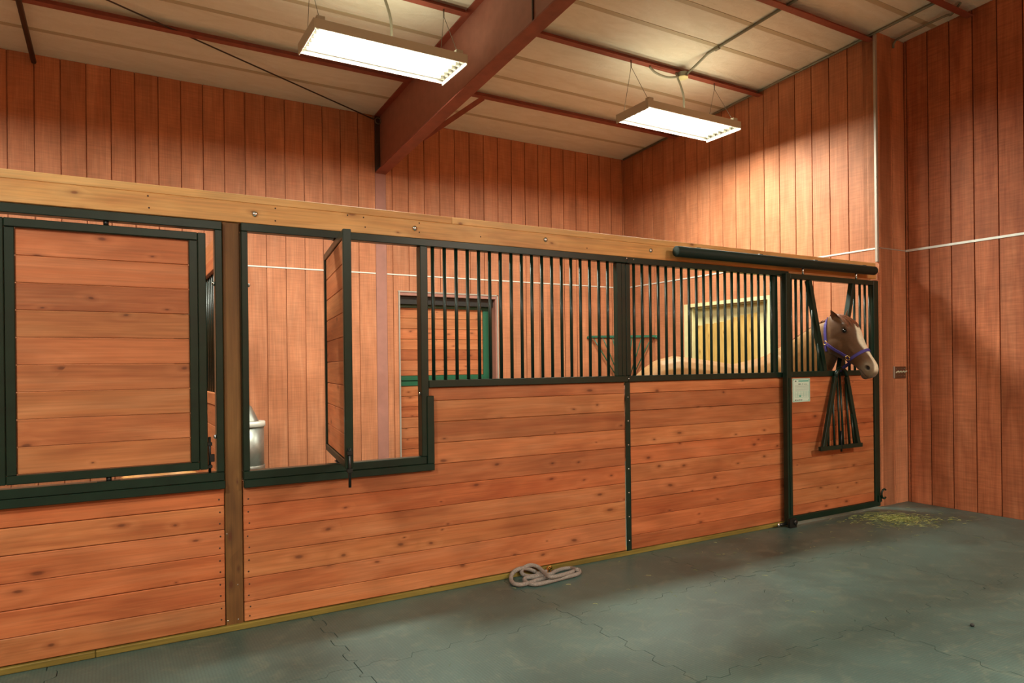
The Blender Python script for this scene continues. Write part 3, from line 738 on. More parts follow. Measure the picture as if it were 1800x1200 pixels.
tube('ring', [(2.705 + 0.035 * math.cos(a), D - 0.06, 4.215 + 0.035 * math.sin(a)) for a in [2 * PI * i / 14 for i in range(14)]], 0.006, M['wire'], er, 6, True)
tube('wire_tail', [(2.66, D - 0.06, 4.245), (2.63, D - 0.06, 4.225), (2.645, D - 0.06, 4.262)], 0.005, M['wire'], er, 6)
st = tube('ceiling_strut', [(-0.60, 1.2, roof(1.2) - 0.078), (-0.565, D - 0.02, roof(D) - 0.078)], 0.022, M['dark_steel'], None, 8); tag(st, 'dark steel strut running to the back wall at top left', 'strut')

# ------------------------------------------------------------------ conduits and junction box
cz2 = lambda y: roof(y) - 0.016
c1 = tube('conduit', [(5.15, 1.28, cz2(1.28) - 0.08), (5.15, 1.16, cz2(1.16) - 0.05), (5.155, 1.0, cz2(1.0)), (5.165, -2.0, cz2(-2))], 0.012, M['conduit']); tag(c1, 'grey conduit running from the junction box across the ceiling', 'conduit')
p = onX(1260, 80, 5.15); box('coupling', 5.138, 5.168, p.y - 0.03, p.y + 0.03, cz2(p.y) - 0.02, cz2(p.y) + 0.014, M['conduit'], c1)
c2 = tube('conduit', [(6.33, D - 0.05, cz2(D)), (6.335, -2.0, cz2(-2))], 0.013, M['conduit']); tag(c2, 'long grey conduit along the ceiling edge above the stall side wall', 'conduit')
c3 = tube('conduit', spline([(6.60, 0.0 - 0.016, 4.42), (6.60, -0.025, roof(0) - 0.06), (6.60, -0.10, roof(-0.1) - 0.04), (6.60, -0.48, roof(-0.48) - 0.04), (6.585, -0.56, roof(-0.56) - 0.06), (6.54, -0.66, roof(-0.66) - 0.02)], 6), 0.011, M['conduit']); tag(c3, 'short bent conduit in the upper corner by the right wall', 'conduit')
jb = empty('junction_box', (5.14, 1.30, 4.34), 'grey octagonal junction box on the purlin above the right light', 'electrical box')
prism('box_body', [(5.14 + 0.055 * math.cos(PI / 8 + i * PI / 4), 1.33 + 0.055 * math.sin(PI / 8 + i * PI / 4)) for i in range(8)], 'z', roof(1.33) - 0.112, roof(1.33) - 0.066, M['conduit'], jb)
prism('cover', [(5.14 + 0.06 * math.cos(PI / 8 + i * PI / 4), 1.33 + 0.06 * math.sin(PI / 8 + i * PI / 4)) for i in range(8)], 'z', roof(1.33) - 0.119, roof(1.33) - 0.1125, M['cream'], jb)
tube('whip_cable', spline([(4.72, 1.36, roof(1.36) - 0.075), (4.80, 1.36, roof(1.36) - 0.12), (4.95, 1.36, roof(1.36) - 0.135), (5.09, 1.34, roof(1.36) - 0.112)], 6), 0.011, M['cord'], jb)

# ------------------------------------------------------------------ light fixtures
def fixture(x0, x1, y0, y1, z, watts, label, purlin_y):
    cx, cy = (x0 + x1) / 2, (y0 + y1) / 2
    t = empty('hanging_light', (cx, cy, z), label, 'light', 'hanging fluorescent lights')
    h = 0.085
    for a, b in ((x0, x0 + 0.012), (x1 - 0.012, x1)): box('end_plate', a, b, y0, y1, z, z + h, M['housing'], t)
    for a, b in ((y0, y0 + 0.008), (y1 - 0.008, y1)): box('side_plate', x0 + 0.012, x1 - 0.012, a, b, z + 0.014, z + h, M['housing'], t)
    box('top_plate', x0 + 0.012, x1 - 0.012, y0 + 0.008, y1 - 0.008, z + h - 0.006, z + h, M['housing'], t)
    box('ballast_cover', x0 + 0.1, x1 - 0.1, cy - 0.09, cy + 0.09, z + h, z + h + 0.05, M['housing'], t)
    n = 6; pw = (y1 - y0 - 0.03) / n
    for i in range(n):
        yc = y0 + 0.015 + pw * (i + 0.5)
        prism('reflector', [(yc - pw / 2, z + 0.045), (yc - pw / 2 + 0.002, z + 0.045), (yc - pw * 0.25, z + h - 0.008), (yc + pw * 0.25, z + h - 0.008), (yc + pw / 2 - 0.002, z + 0.045), (yc + pw / 2, z + 0.045), (yc + pw * 0.27, z + h - 0.006), (yc - pw * 0.27, z + h - 0.006)], 'x', x0 + 0.02, x1 - 0.02, M['reflector'], t)
        tube('lamp_tube', [(x0 + 0.055, yc, z + 0.055), (x1 - 0.055, yc, z + 0.055)], 0.010, M['tube'], t, 8)
        for xx in (x0 + 0.034, x1 - 0.034): box('lamp_holder', xx - 0.02, xx + 0.02, yc - 0.011, yc + 0.011, z + 0.03, z + 0.072, M['housing'], t)
    for xx in (x0 + 0.06, x1 - 0.06):
        box('hook_bracket', xx - 0.03, xx + 0.03, y0 + 0.02, y0 + 0.07, z + h, z + h + 0.035, M['housing'], t)
        top = Vector((xx, purlin_y, roof(purlin_y) - 0.067))
        for yy in (y0 + 0.045, y1 - 0.045):
            tube('hanging_wire', [(xx, yy, z + h), top + Vector((0, 0, -0.06))], 0.0025, M['wire'], t, 5)
        tube('hanging_wire', [top + Vector((0, 0, -0.07)), top], 0.006, M['wire'], t, 5)
    tube('power_cord', spline([(cx + 0.06, cy, z + h + 0.04), (cx + 0.055, cy, z + h + 0.25), (cx + 0.02, purlin_y, roof(purlin_y) - 0.067)], 5), 0.011, M['cord'], t, 6)
    for sy in (-1, 1):          # slots in the top that let a little light up to the roof
        yc = cy + sy * (y1 - y0) * 0.34
        box('uplight_slot', x0 + 0.12, x1 - 0.12, yc - 0.02, yc + 0.02, z + h, z + h + 0.003, M['slot'], t, 0)
        ud = bpy.data.lights.new('uplight', 'AREA'); ud.shape = 'RECTANGLE'; ud.size = x1 - x0 - 0.24; ud.size_y = 0.04
        ud.energy = watts * 0.0125; ud.color = (1.0, 0.92, 0.62)
        uo = bpy.data.objects.new('uplight', ud); COL.objects.link(uo); setp(uo, t, (cx, yc, z + h + 0.005)); uo.rotation_euler = (PI, 0, 0)
    ld = bpy.data.lights.new('lamp', 'AREA'); ld.shape = 'RECTANGLE'; ld.size = x1 - x0 - 0.10; ld.size_y = y1 - y0 - 0.04
    ld.energy = watts; ld.color = LAMP_COL
    lo = bpy.data.objects.new('lamp', ld); COL.objects.link(lo); setp(lo, t, (cx, cy, z + 0.030))
    return t
fixture(1.285, 2.515, 1.045, 1.515, 3.80, STALL_W, 'hanging fluorescent light left of the red rafter', 1.36)
fixture(4.42, 5.69, 1.055, 1.53, 3.80, STALL_W * 0.92, 'hanging fluorescent light right of the red rafter', 1.36)
fixture(-2.2, -0.96, 1.045, 1.515, 3.80, STALL_W, 'hanging fluorescent light over the neighbouring stall', 1.36)
fixture(-2.9, -1.66, -3.6, -3.13, 4.05, AISLE_W * 0.85, 'hanging fluorescent light over the left part of the aisle', -3.35)
fixture(0.3, 1.54, -6.05, -5.58, 3.9, AISLE_W * 0.45, 'added unseen hanging fluorescent light over the middle of the aisle', -5.8)  # unseen fixture added to put more light on the right wall
fixture(4.4, 5.64, -6.05, -5.58, 3.9, AISLE_W * 1.15, 'hanging fluorescent light over the right part of the aisle', -5.8)

# ------------------------------------------------------------------ corner hay rack
hr = empty('hay_rack', (6.2, 3.6, 1.2), 'green corner hay rack in the far corner of the stall', 'hay rack')
A_, B_ = Vector((5.71, D - 0.015, 1.765)), Vector((X1 - 0.015, 3.11, 1.752))
bar('front_rail', A_, B_, 0.03, 0.02, M['green_bright'], hr, (0, 0, 1))
bar('rear_rail', A_, (X1 - 0.02, D - 0.02, 1.762), 0.025, 0.01, M['green_bright'], hr, (0, 0, 1)); bar('rear_rail', B_, (X1 - 0.02, D - 0.02, 1.762), 0.025, 0.01, M['green_bright'], hr, (0, 0, 1))
low = Vector((X1 - 0.05, D - 0.05, 1.0))
for i in range(7):
    q = A_ + (B_ - A_) * (0.06 + 0.88 * i / 6); tube('rack_bar', [q, low + (q - low) * 0.06], 0.008, M['green_bright'], hr, 6)
for q in (A_, B_): dome('end_bracket', q + Vector((0, 0, -0.012)), 0.026, M['green_bright'], hr, 'z', 1.0)

# ------------------------------------------------------------------ waterer
wt = empty('waterer', (1.19, D - 0.3, 0), 'galvanised cylindrical automatic waterer behind the open window', 'waterer')
wl_ = (1.195, D - 0.3, 0.0)
lathe('tank', [(0.15, 0.36), (0.168, 0.372), (0.168, 0.80)], wl_, M['galv'], wt); lathe('bottom_band', [(0.174, 0.365), (0.176, 0.375), (0.176, 0.405), (0.172, 0.41)], wl_, M['galv'], wt)
lathe('rim', [(0.172, 0.795), (0.182, 0.80), (0.182, 0.845), (0.176, 0.85)], wl_, M['white_metal'], wt)
lathe('hood', [(0.12, 0.85), (0.118, 0.855), (0.05, 1.0), (0.03, 1.015)], wl_, M['galv'], wt)
lathe('pedestal', [(0.07, 0.0), (0.06, 0.02), (0.06, 0.36)], wl_, M['galv'], wt)
# neighbour stall feed tub seen as a brown rim under the closed window
ft = empty('feed_tub', (0.30, 1.3, 0), 'tan feed tub whose rim shows under the closed plank window', 'tub')
lathe('tub_body', [(0.18, 0.0), (0.20, 0.01), (0.235, 0.672), (0.222, 0.672), (0.18, 0.03)], (0.29, 1.30, 0), M['beam'], ft); 

# ------------------------------------------------------------------ lead rope
def rp(cx, cy, lift=0.0):
    u, v = 860 + cx / 9.0, 960 + cy / 9.0
    q = onZ(u, v, 0.0145 + lift)
    if q.y > -0.032: q = onY(u, v, -0.032 - lift * 0.5)
    return q
seq = [(905, 395, 0), (780, 432, 0), (740, 408, .0), (650, 368, 0), (530, 345, 0), (430, 375, 0), (360, 440, 0), (345, 530, 0), (400, 592, 0), (500, 606, 0), (620, 582, 0), (760, 535, 0), (890, 505, 0), (905, 475, 0.0), (820, 470, 0.0), (700, 488, 0), (590, 497, 0), (555, 530, .0), (600, 572, 0), (700, 602, 0), (850, 582, 0), (1000, 542, 0), (1200, 490, 0), (1370, 445, 0), (1428, 405, 0), (1400, 365, 0.0), (1320, 400, .012), (1180, 445, .02), (1040, 478, .025), (950, 480, .027), (860, 405, .02), (770, 325, 0), (660, 297, 0), (570, 325, 0), (507, 385, 0), (540, 448, 0), (640, 472, 0), (770, 462, .0), (890, 445, .0), (970, 440, .0), (1050, 392, 0), (1180, 352, 0), (1310, 345, 0), (1390, 372, 0.024)]
rpts = spline([rp(*q) for q in seq], 5)
lr = empty('lead_rope', (2.45, -0.1, 0), 'thick pale grey lead rope coiled on the mat against the boards', 'rope')
tube('rope', rpts, 0.0135, M['rope'], lr, 10)
cpt = [rp(905, 395), rp(925, 340), rp(965, 315), rp(985, 345)]
tube('clasp', spline(cpt, 5), 0.007, M['brass'], lr, 8); tube('swivel', [rp(900, 400), rp(935, 372)], 0.010, M['brass'], lr, 8)
tube('ferrule', [rp(765, 385), rp(795, 430)], 0.011, M['brass'], lr, 8)
tube('snap_ring', [rp(945 + 32 * math.cos(a), 385 + 32 * math.sin(a)) for a in [2 * PI * i / 12 for i in range(12)]], 0.004, M['brass'], lr, 6, True)

# ------------------------------------------------------------------ hay
rng = random.Random(3)
def hay_mesh(name, n, sampler, lmin, lmax, wid):
    V, F, tone = [], [], []
    for i in range(n):
        x, y, z = sampler(); L = rng.uniform(lmin, lmax); a = rng.uniform(0, PI); wd = wid * rng.uniform(0.6, 1.3)
        d = Vector((math.cos(a), math.sin(a), rng.uniform(-0.12, 0.12))); s = Vector((-math.sin(a), math.cos(a), 0)) * wd
        c = Vector((x, y, z)); bend = Vector((0, 0, rng.uniform(0, 0.006))); up = Vector((0, 0, wd))
        b = len(V); t = rng.random()
        for pt_, f in ((c - d * L / 2, 1), (c + bend, 1), (c + d * L / 2, 0.5)):
            pt_.z = max(pt_.z, 0.002)
            V += [pt_ - s * f, pt_ + s * f, pt_ + up * 1.2]
            tone += [t, t, t]
        for q in (0, 3):
            for (i0, i1) in ((0, 1), (1, 2), (2, 0)): F.append((b + q + i0, b + q + i1, b + q + 3 + i1, b + q + 3 + i0))
    me = new_mesh(name, V, F, M['hay']); at = me.attributes.new('tone', 'FLOAT', 'POINT'); at.data.foreach_set('value', tone); return me
def s1():
    r = abs(rng.gauss(0, 0.72)); a = rng.uniform(0, 2 * PI)
    ex = Vector((0.80, -0.53)) * (r * math.cos(a) * 0.36); ey = Vector((0.53, 0.80)) * (r * math.sin(a) * 0.24)
    return 5.93 + ex.x + ey.x, -0.40 + ex.y + ey.y, 0.003 + 0.012 * rng.random() * max(0, 1 - r)
hp = link('hay_pile', hay_mesh('hay_pile', 1300, s1, 0.015, 0.06, 0.0011), None, (0, 0, 0)); tag(hp, 'scattered heap of green hay on the mat before the sliding door', 'hay', kind='stuff')
def s2(): return rng.uniform(1.2, 6.6), -0.08 - abs(rng.gauss(0, 0.7)), 0.0025
hs = link('hay_scatter', hay_mesh('hay_scatter', 110, s2, 0.01, 0.04, 0.0009), None, (0, 0, 0)); tag(hs, 'loose stray hay stalks spread over the aisle mats', 'hay', kind='stuff')
q = onZ(1709, 1101, 0.0); pb_ = dome('pebble', (q.x, q.y, 0.008), 0.011, M['pebble'], None, 'z', 0.8); tag(pb_, 'tiny dark pebble lying on the mat at right', 'pebble')

# ------------------------------------------------------------------ horse
def ring(V, c, right, up, hw, hu, hd_, n=20, sq=2.3):
    b = len(V)
    for i in range(n):
        a = 2 * PI * i / n; ca, sa = math.cos(a), math.sin(a)
        px = math.copysign(abs(ca) ** (2 / sq), ca) * hw; py = math.copysign(abs(sa) ** (2 / sq), sa) * (hu if sa > 0 else hd_)
        V.append(c + right * px + up * py)
    return b
def loft(V, F, secs, n=20):
    bs = [ring(V, *s, n=n) for s in secs]
    for a, b in zip(bs[:-1], bs[1:]):
        for i in range(n): F.append((a + i, a + (i + 1) % n, b + (i + 1) % n, b + i))
    F.append(tuple(bs[0] + n - 1 - i for i in range(n))); F.append(tuple(bs[-1] + i for i in range(n)))
HV, HF = [], []
UP = Vector((0, 0, 1))
def tb(top, bot, hw, right):
    top, bot = Vector(top), Vector(bot); c = (top + bot) / 2; u = (top - bot); h = u.length / 2
    return (c, Vector(right).normalized(), u.normalized(), hw, h, h)
bodyR = Vector((-0.40, -0.92, 0)).normalized()
loft(HV, HF, [tb((4.25, 1.11, 1.25), (4.25, 1.11, 1.10), 0.05, bodyR), tb((4.33, 1.07, 1.33), (4.33, 1.07, 0.96), 0.16, bodyR), tb((4.45, 1.01, 1.42), (4.45, 1.01, 0.88), 0.23, bodyR),
    tb((4.60, 0.94, 1.457), (4.60, 0.94, 0.86), 0.262, bodyR), tb((4.85, 0.82, 1.42), (4.85, 0.82, 0.84), 0.27, bodyR), tb((5.12, 0.69, 1.372), (5.12, 0.69, 0.79), 0.295, bodyR),
    tb((5.36, 0.58, 1.43), (5.36, 0.58, 0.77), 0.275, bodyR), tb((5.54, 0.50, 1.50), (5.54, 0.50, 0.80), 0.235, bodyR), tb((5.66, 0.42, 1.46), (5.66, 0.42, 0.86), 0.19, bodyR), tb((5.74, 0.36, 1.32), (5.74, 0.36, 0.98), 0.10, bodyR)])
NR = Vector((-1, -0.1, 0))
loft(HV, HF, [tb((5.50, 0.58, 1.48), (5.68, 0.36, 0.98), 0.18, (-0.8, -0.5, 0)), tb((5.55, 0.40, 1.565), (5.66, 0.22, 1.10), 0.145, (-0.95, -0.3, 0)), tb((5.54, 0.24, 1.645), (5.62, 0.08, 1.21), 0.12, NR),
    tb((5.535, 0.10, 1.715), (5.59, -0.02, 1.32), 0.10, NR), tb((5.545, 0.0, 1.745), (5.575, -0.075, 1.41), 0.088, NR), tb((5.555, -0.07, 1.768), (5.57, -0.12, 1.50), 0.082, NR)])
HP = Vector((5.572, -0.10, 1.805)); HD = Vector((0.06, -0.998, 0)).normalized()
HA = (HD * 0.525 - UP * 0.851).normalized(); HN = (HD * 0.851 + UP * 0.525).normalized(); HS = HA.cross(HN).normalized()
if HS.x > 0: HS = -HS           # HS points to the viewer's left, the horse's right side
def hpt(t, n, s): return HP + HA * t + HN * n + HS * s
prof = [(-0.02, -0.04, -0.08, 0.036), (0.0, -0.012, -0.10, 0.066), (0.05, 0.032, -0.135, 0.088), (0.11, 0.070, -0.185, 0.100), (0.17, 0.090, -0.222, 0.104), (0.23, 0.086, -0.236, 0.098), (0.29, 0.073, -0.225, 0.086), (0.35, 0.062, -0.185, 0.074), (0.41, 0.055, -0.142, 0.064), (0.47, 0.052, -0.114, 0.058), (0.52, 0.054, -0.100, 0.058), (0.56, 0.052, -0.096, 0.057), (0.595, 0.040, -0.092, 0.052), (0.62, 0.018, -0.080, 0.042), (0.632, -0.01, -0.06, 0.025)]
loft(HV, HF, [((HP + HA * t + HN * ((f + b) / 2)), HS, HN, hw, (f - b) / 2, (f - b) / 2) for t, f, b, hw in prof], 24)
def blob(c, rx, ry, rz, ax=(HS, HN, HA)):
    V2 = []; secs = []
    for i in range(9):
        a = -PI / 2 + PI * (i + 0.02) / 8.04; z = math.sin(a); r = max(math.cos(a), 0.05)
        secs.append((c + ax[2] * (rz * z), ax[0], ax[1], rx * r, ry * r, ry * r))
    loft(HV, HF, secs, 14)
for s in (-1, 1):
    blob(hpt(0.235, -0.135, 0.062 * s), 0.046, 0.09, 0.085)      # jowl
    blob(hpt(0.160, 0.034, 0.084 * s), 0.022, 0.020, 0.04)       # brow above eye
    blob(hpt(0.315, -0.035, 0.062 * s), 0.020, 0.016, 0.09)      # facial crest
    blob(hpt(0.548, -0.004, 0.042 * s), 0.024, 0.030, 0.036)     # nostril wing
blob(hpt(0.585, -0.088, 0.0), 0.036, 0.026, 0.036)               # chin
# legs
def leg(pts):
    secs = []
    for i, (x, y, z, rx, ry) in enumerate(pts):
        secs.append((Vector((x, y, z)), Vector((1, 0, 0)), Vector((0, 1, 0)), rx, ry, ry))
    loft(HV, HF, secs, 14)
bd = Vector((0.92, -0.40, 0)); bs_ = Vector((0.40, 0.92, 0))
for s in (-1, 1):
    o = Vector((5.52, 0.52, 0)) + bs_ * (0.13 * s)
    leg([((o + bd * f).x, (o + bd * f).y, z, r1, r2) for z, f, r1, r2 in ((1.12, 0.02, 0.13, 0.10), (0.92, 0.02, 0.11, 0.085), (0.76, 0.0, 0.075, 0.065), (0.60, 0.0, 0.052, 0.05), (0.47, 0.01, 0.052, 0.05), (0.42, 0.0, 0.04, 0.04), (0.25, -0.01, 0.032, 0.03), (0.17, -0.005, 0.042, 0.038), (0.11, 0.02, 0.036, 0.034), (0.07, 0.045, 0.055, 0.055), (0.0, 0.06, 0.068, 0.066))])
    o = Vector((4.50, 1.0, 0)) + bs_ * (0.14 * s)
    leg([((o + bd * f).x, (o + bd * f).y, z, r1, r2) for z, f, r1, r2 in ((1.20, 0.0, 0.20, 0.15), (1.00, 0.06, 0.18, 0.13), (0.84, 0.09, 0.12, 0.09), (0.70, 0.02, 0.075, 0.06), (0.58, -0.09, 0.055, 0.045), (0.50, -0.13, 0.05, 0.042), (0.40, -0.11, 0.042, 0.038), (0.25, -0.09, 0.034, 0.032), (0.17, -0.08, 0.044, 0.04), (0.11, -0.05, 0.037, 0.035), (0.07, -0.03, 0.055, 0.055), (0.0, -0.015, 0.068, 0.066))])
me0 = new_mesh('horse_base', HV, HF, M['coat'])
bm = bmesh.new(); bm.from_mesh(me0); bmesh.ops.recalc_face_normals(bm, faces=bm.faces); bm.to_mesh(me0); bm.free()
tmp = bpy.data.objects.new('horse_base', me0); COL.objects.link(tmp)
md = tmp.modifiers.new('r', 'REMESH'); md.mode = 'VOXEL'; md.voxel_size = 0.0095
md = tmp.modifiers.new('s', 'SMOOTH'); md.iterations = 5; md.factor = 0.5
dg = bpy.context.evaluated_depsgraph_get()
hm = bpy.data.meshes.new_from_object(tmp.evaluated_get(dg)); hm.name = 'horse'
bpy.data.objects.remove(tmp); bpy.data.meshes.remove(me0)
hm.materials.clear(); hm.materials.append(M['coat']); hm.polygons.foreach_set('use_smooth', [True] * len(hm.polygons))
# nostril and mouth relief, coat colours
ca = hm.color_attributes.new('coat', 'FLOAT_COLOR', 'POINT')
C_HEAD, C_BODY, C_WHITE, C_DARK, C_MUZ, C_EAR = (lin(c) for c in ((96, 62, 33), (152, 108, 58), (226, 214, 186), (24, 16, 12), (128, 108, 84), (112, 68, 38)))
def mixc(a, b, f): f = max(0, min(1, f)); return tuple(x + (y - x) * f for x, y in zip(a, b))
def sstep(a, b, x): x = max(0, min(1, (x - a) / (b - a))); return x * x * (3 - 2 * x)
cols = []
for vtx in hm.vertices:
    co = vtx.co; r = co - HP; t, n_, s_ = r.dot(HA), r.dot(HN), r.dot(HS)
    head = sstep(0.10, -0.12, co.y)
    c = mixc(C_BODY, C_HEAD, head)  # body paler than head: stall light put into the coat colour
    if head > 0.5 and -0.06 < t < 0.7:
        c = mixc(c, C_DARK, 0.55 * sstep(-0.12, -0.24, n_) * (1 - sstep(0.42, 0.5, t)))
        wdt = 0.030 + 0.006 * math.sin(t * 23) + 0.012 * sstep(0.12, 0.2, t) * (1 - sstep(0.26, 0.4, t))
        bl_ = sstep(wdt + 0.006, wdt - 0.006, abs(s_ + 0.004 * math.sin(t * 15))) * sstep(0.115, 0.14, t) * sstep(0.0, 0.03, n_) * (1 - sstep(0.59, 0.63, t))
        c = mixc(c, C_MUZ, 0.75 * sstep(0.47, 0.55, t))
        c = mixc(c, C_DARK, 0.6 * sstep(-0.06, -0.10, n_) * sstep(0.52, 0.56, t))
        c = mixc(c, C_WHITE, bl_)
        for sg in (-1, 1):
            dn = math.sqrt(((t - 0.556) / 0.019) ** 2 + ((n_ + 0.004) / 0.016) ** 2)
            if s_ * sg > 0.03:
                f = 1 - sstep(0.8, 1.3, dn); c = mixc(c, C_DARK, f * 0.95)
                if f > 0: vtx.co = co - HS * (sg * 0.012 * f)
        ml = abs(n_ - (-0.058 - 0.10 * (0.61 - t))); 
        if t > 0.53 and t < 0.625: c = mixc(c, C_DARK, 0.7 * (1 - sstep(0.002, 0.007, ml)))
        de = math.sqrt(((t - 0.185) / 0.042) ** 2 + ((n_ - 0.012) / 0.030) ** 2)
        c = mixc(c, C_DARK, 0.55 * (1 - sstep(0.6, 1.0, de)) * (1 if abs(s_) > 0.06 else 0))
    if co.z < 0.09: c = lin((60, 52, 44))
    cols += c
ca.data.foreach_set('color', cols)
hm.update()
horse = link('horse', hm, None, (0, 0, 0)); tag(horse, 'chestnut horse with a white blaze looking out of the sliding door', 'horse')
W[horse.name] = Vector((0, 0, 0))
bvh = BVHTree.FromPolygons([v.co.copy() for v in hm.vertices], [tuple(p.vertices) for p in hm.polygons])
def surf_side(t, n_, sg, off=0.003):
    o = hpt(t, n_, 0.3 * sg); hit = bvh.ray_cast(o, -HS * sg)
    if hit[0] is None: return hpt(t, n_, 0.06 * sg), HS * sg
    return hit[0] + hit[1] * off, hit[1]
def ear(base, tip, wid, open_dir):
    """pointed ear with a hollow on its open side"""
    d = tip - base; L = d.length; d.normalize()
    o = (open_dir - d * open_dir.dot(d)).normalized(); r = d.cross(o)
    V, F = [], []; n = 12
    for f, wf in ((-0.18, 0.75), (0.0, 0.9), (0.2, 1.0), (0.42, 0.95), (0.65, 0.70), (0.85, 0.36), (1.0, 0.06)):
        c = base + d * (L * f) - o * (0.012 * math.sin(PI * max(f, 0)))
        for i in range(n):
            a = 2 * PI * i / n; ca, sa = math.cos(a), math.sin(a)
            dep = wid * wf * (0.62 if sa < 0 else -0.10 - 0.15 * (1 - abs(ca)))   # front side caves in
            V.append(c + r * (ca * wid * wf) + o * (sa * dep if sa < 0 else sa * dep))
    m_ = 7
    for i in range(m_ - 1):
        for j in range(n): F.append((i * n + j, i * n + (j + 1) % n, (i + 1) * n + (j + 1) % n, (i + 1) * n + j))
    F.append(tuple(range(n - 1, -1, -1))); F.append(tuple((m_ - 1) * n + j for j in range(n)))
    return link('ear', new_mesh('ear', V, F, M['ear'], True), horse, (0, 0, 0))
ear(onY(1478, 572, -0.115), onY(1460.0, 545, -0.125), 0.036, (HS * 0.8 + HN * 0.6))
ear(onY(1493.5, 564, -0.13), onY(1491.0, 542.5, -0.15), 0.034, (HS * -0.2 + HN * 1.0))
for sg in (-1, 1):
    p_, nn = surf_side(0.188, 0.010, sg, 0)
    eye = dome('eye', p_ - nn * 0.012, 0.025, M['eye'], horse, 'z', 0.82)
    lid = [p_ + HA * (0.019 * math.sin(a)) * 1.0 + HN * (0.013 * math.cos(a)) + nn * 0.006 for a in [2 * PI * i / 16 for i in range(16)]]
    upl = [p_ + HA * (0.032 * math.sin(a)) + HN * (0.004 + 0.024 * math.cos(a)) + nn * 0.004 for a in [-1.35 + 2.7 * i / 10 for i in range(11)]]
    tube('eyelid', upl, [0.002, 0.004, 0.005, 0.006, 0.006, 0.006, 0.006, 0.006, 0.005, 0.004, 0.002], M['lid'], horse, 6)
# forelock: locks of hair from the poll over the forehead
hv, hf = [], []
def lock(pts, r0, r1):
    P = spline(pts, 4); n = len(P)
    V, F = tube_geo(P, [max(0.0012, r0 + (r1 - r0) * (i / (n - 1)) ** 1.5) for i in range(n)], 6)
    b = len(hv); hv.extend(V); hf.extend([tuple(x + b for x in f) for f in F])
hr_ = random.Random(5)
def front_pt(t, s, off):
    o = hpt(t, 0.4, s); hit = bvh.ray_cast(o, -HN)
    return (hit[0] + HN * off) if hit[0] is not None else hpt(t, 0.06, s)
for i in range(120):
    s0 = hr_.uniform(-0.045, 0.045); s1_ = s0 * 1.5 + hr_.uniform(-0.03, 0.03); L = hr_.uniform(0.12, 0.21); off = hr_.uniform(0.003, 0.013)
    lock([hpt(-0.012, -0.03 + hr_.uniform(-0.01, 0.015), s0 * 0.6)] + [front_pt(L * f, s0 + (s1_ - s0) * f, off * (1.3 - f)) for f in (0.15, 0.4, 0.7, 1.0)], 0.0045, 0.0012)
link('forelock', new_mesh('forelock', hv, hf, M['mane'], True), horse, (0, 0, 0))
hv, hf = [], []
crest = [Vector(p) for p in ((5.565, -0.085, 1.785), (5.55, -0.03, 1.765), (5.545, 0.02, 1.75), (5.538, 0.10, 1.722), (5.54, 0.20, 1.672), (5.548, 0.32, 1.612), (5.55, 0.42, 1.562))]
cs = spline(crest, 8)
for q in cs:
    for j in range(3):
        b0 = q + Vector((hr_.uniform(-0.006, 0.006), hr_.uniform(-0.01, 0.01), hr_.uniform(-0.008, 0.002)))
        L = hr_.uniform(0.10, 0.2)
        lock([b0, b0 + Vector((0.05, 0.005, 0.006)), b0 + Vector((0.10, 0.012, -L * 0.35)), b0 + Vector((0.115, 0.02, -L))], 0.007, 0.002)
link('mane', new_mesh('mane', hv, hf, M['mane'], True), horse, (0, 0, 0))
hv, hf = [], []
for i in range(40):
    b0 = Vector((4.235 + hr_.uniform(-0.02, 0.01), 1.115 + hr_.uniform(-0.02, 0.02), 1.23)); e = Vector((hr_.uniform(-0.07, 0.03), hr_.uniform(-0.05, 0.07), 0))
    lock([b0, b0 + Vector((-0.05, 0.02, -0.10)) + e * 0.3, b0 + Vector((-0.06, 0.03, -0.4)) + e, b0 + Vector((-0.05, 0.025, -0.72)) + e * 1.1], 0.010, 0.003)
link('tail', new_mesh('tail', hv, hf, M['mane'], True), horse, (0, 0, 0))

# ------------------------------------------------------------------ halter
ha = empty('halter', HP, 'purple webbing halter with brass rings on the horse\'s head', 'halter')
def strap(name, pts, nrms, wid, closed=False):
    """flat ribbon following pts with outward normals"""
    n = len(pts); V = []; F = []; th = 0.004
    for i in range(n):
        t = (pts[(i + 1) % n] - pts[i - 1]) if closed else (pts[min(i + 1, n - 1)] - pts[max(i - 1, 0)])
        sd_ = t.cross(nrms[i]).normalized() * (wid / 2); nn = nrms[i].normalized() * th
        V += [pts[i] - sd_ - nn, pts[i] + sd_ - nn, pts[i] + sd_ + nn, pts[i] - sd_ + nn]
    for i in range(n if closed else n - 1):
        a, b = i * 4, ((i + 1) % n) * 4
        for j in range(4): F.append((a + j, a + (j + 1) % 4, b + (j + 1) % 4, b + j))
    if not closed: F += [(3, 2, 1, 0), tuple((n - 1) * 4 + j for j in range(4))]
    me = new_mesh(name, [v - HP for v in V], F, M['halter'])
    bm = bmesh.new(); bm.from_mesh(me); bmesh.ops.recalc_face_normals(bm, faces=bm.faces); bm.to_mesh(me); bm.free()
    return link(name, me, ha, HP)
def wrap(t, n0, a, off=0.005, tilt=0.0):
    """point on the head surface at angle a round the axis (0 = front)"""
    o = hpt(t, n0, 0); d = HN * math.cos(a) + HS * math.sin(a) + HA * tilt * math.cos(a)
    hit = bvh.ray_cast(o + d * 0.5, -d)
    return (hit[0] + hit[1] * off, hit[1]) if hit[0] is not None else (o + d * 0.1, d)
NT_ = 0.415
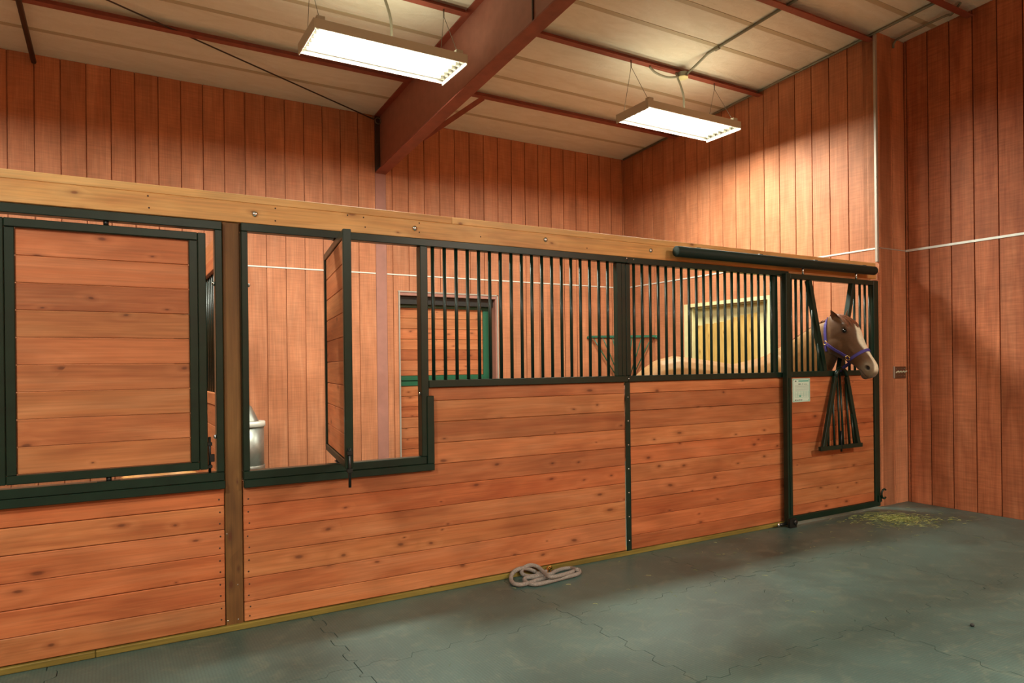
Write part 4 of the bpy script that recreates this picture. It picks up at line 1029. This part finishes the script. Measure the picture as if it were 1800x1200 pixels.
nb = [wrap(NT_, -0.04, 2 * PI * i / 36) for i in range(36)]
strap('noseband', [p[0] for p in nb], [p[1] for p in nb], 0.024, True)
for sg in (1, -1):
    Bp = surf_side(0.395, -0.098, sg, 0.006); Ap = surf_side(0.185, -0.185, sg, 0.006)
    cp = [surf_side(0.185 + (0.395 - 0.185) * f, -0.185 + (0.087) * f, sg, 0.005) for f in [i / 10 for i in range(11)]]
    strap('cheek_strap', [p[0] for p in cp], [p[1] for p in cp], 0.022)
    cr = [surf_side(0.185 - 0.195 * f, -0.185 + 0.105 * f, sg, 0.005) for f in [i / 8 for i in range(9)]]
    strap('crown_strap', [p[0] for p in cr], [p[1] for p in cr], 0.022)
    th_ = [surf_side(0.185 + 0.06 * f, -0.185 - 0.04 * f, sg, 0.005) for f in [i / 6 for i in range(7)]]
    strap('throat_strap', [p[0] for p in th_], [p[1] for p in th_], 0.02)
    for (p_, nn), rad in ((Ap, 0.017), (Bp, 0.019)):
        uu, vv = frame_of(nn)
        tube('ring', [p_ + nn * 0.004 + (uu * math.cos(a) + vv * math.sin(a)) * rad for a in [2 * PI * i / 14 for i in range(14)]], 0.0038, M['brass'], ha, 6, True)
    if sg == 1:
        p_, nn = Bp; uu, vv = frame_of(nn)
        for q in range(4):
            a = PI / 4 + q * PI / 2; dome('buckle', p_ + nn * 0.006 + (uu * math.cos(a) + vv * math.sin(a)) * 0.02, 0.007, M['brass'], ha, 'z', 1.0)
cr0 = surf_side(-0.01, -0.08, 1, 0.005); cr1 = surf_side(-0.01, -0.08, -1, 0.005)
pp = []
for i in range(9):
    f = i / 8; a = -PI / 2 + PI * f
    o = HP + HN * (-0.02 - 0.03 * math.cos(a)); d = (HS * (-math.sin(a)) + UP * (0.9 * math.cos(a))).normalized()
    hit = bvh.ray_cast(o + HA * -0.02 + d * 0.4, -d)
    pp.append((hit[0] + hit[1] * 0.006, hit[1]) if hit[0] is not None else (o + d * 0.09, d))
strap('poll_strap', [p[0] for p in pp], [p[1] for p in pp], 0.022)
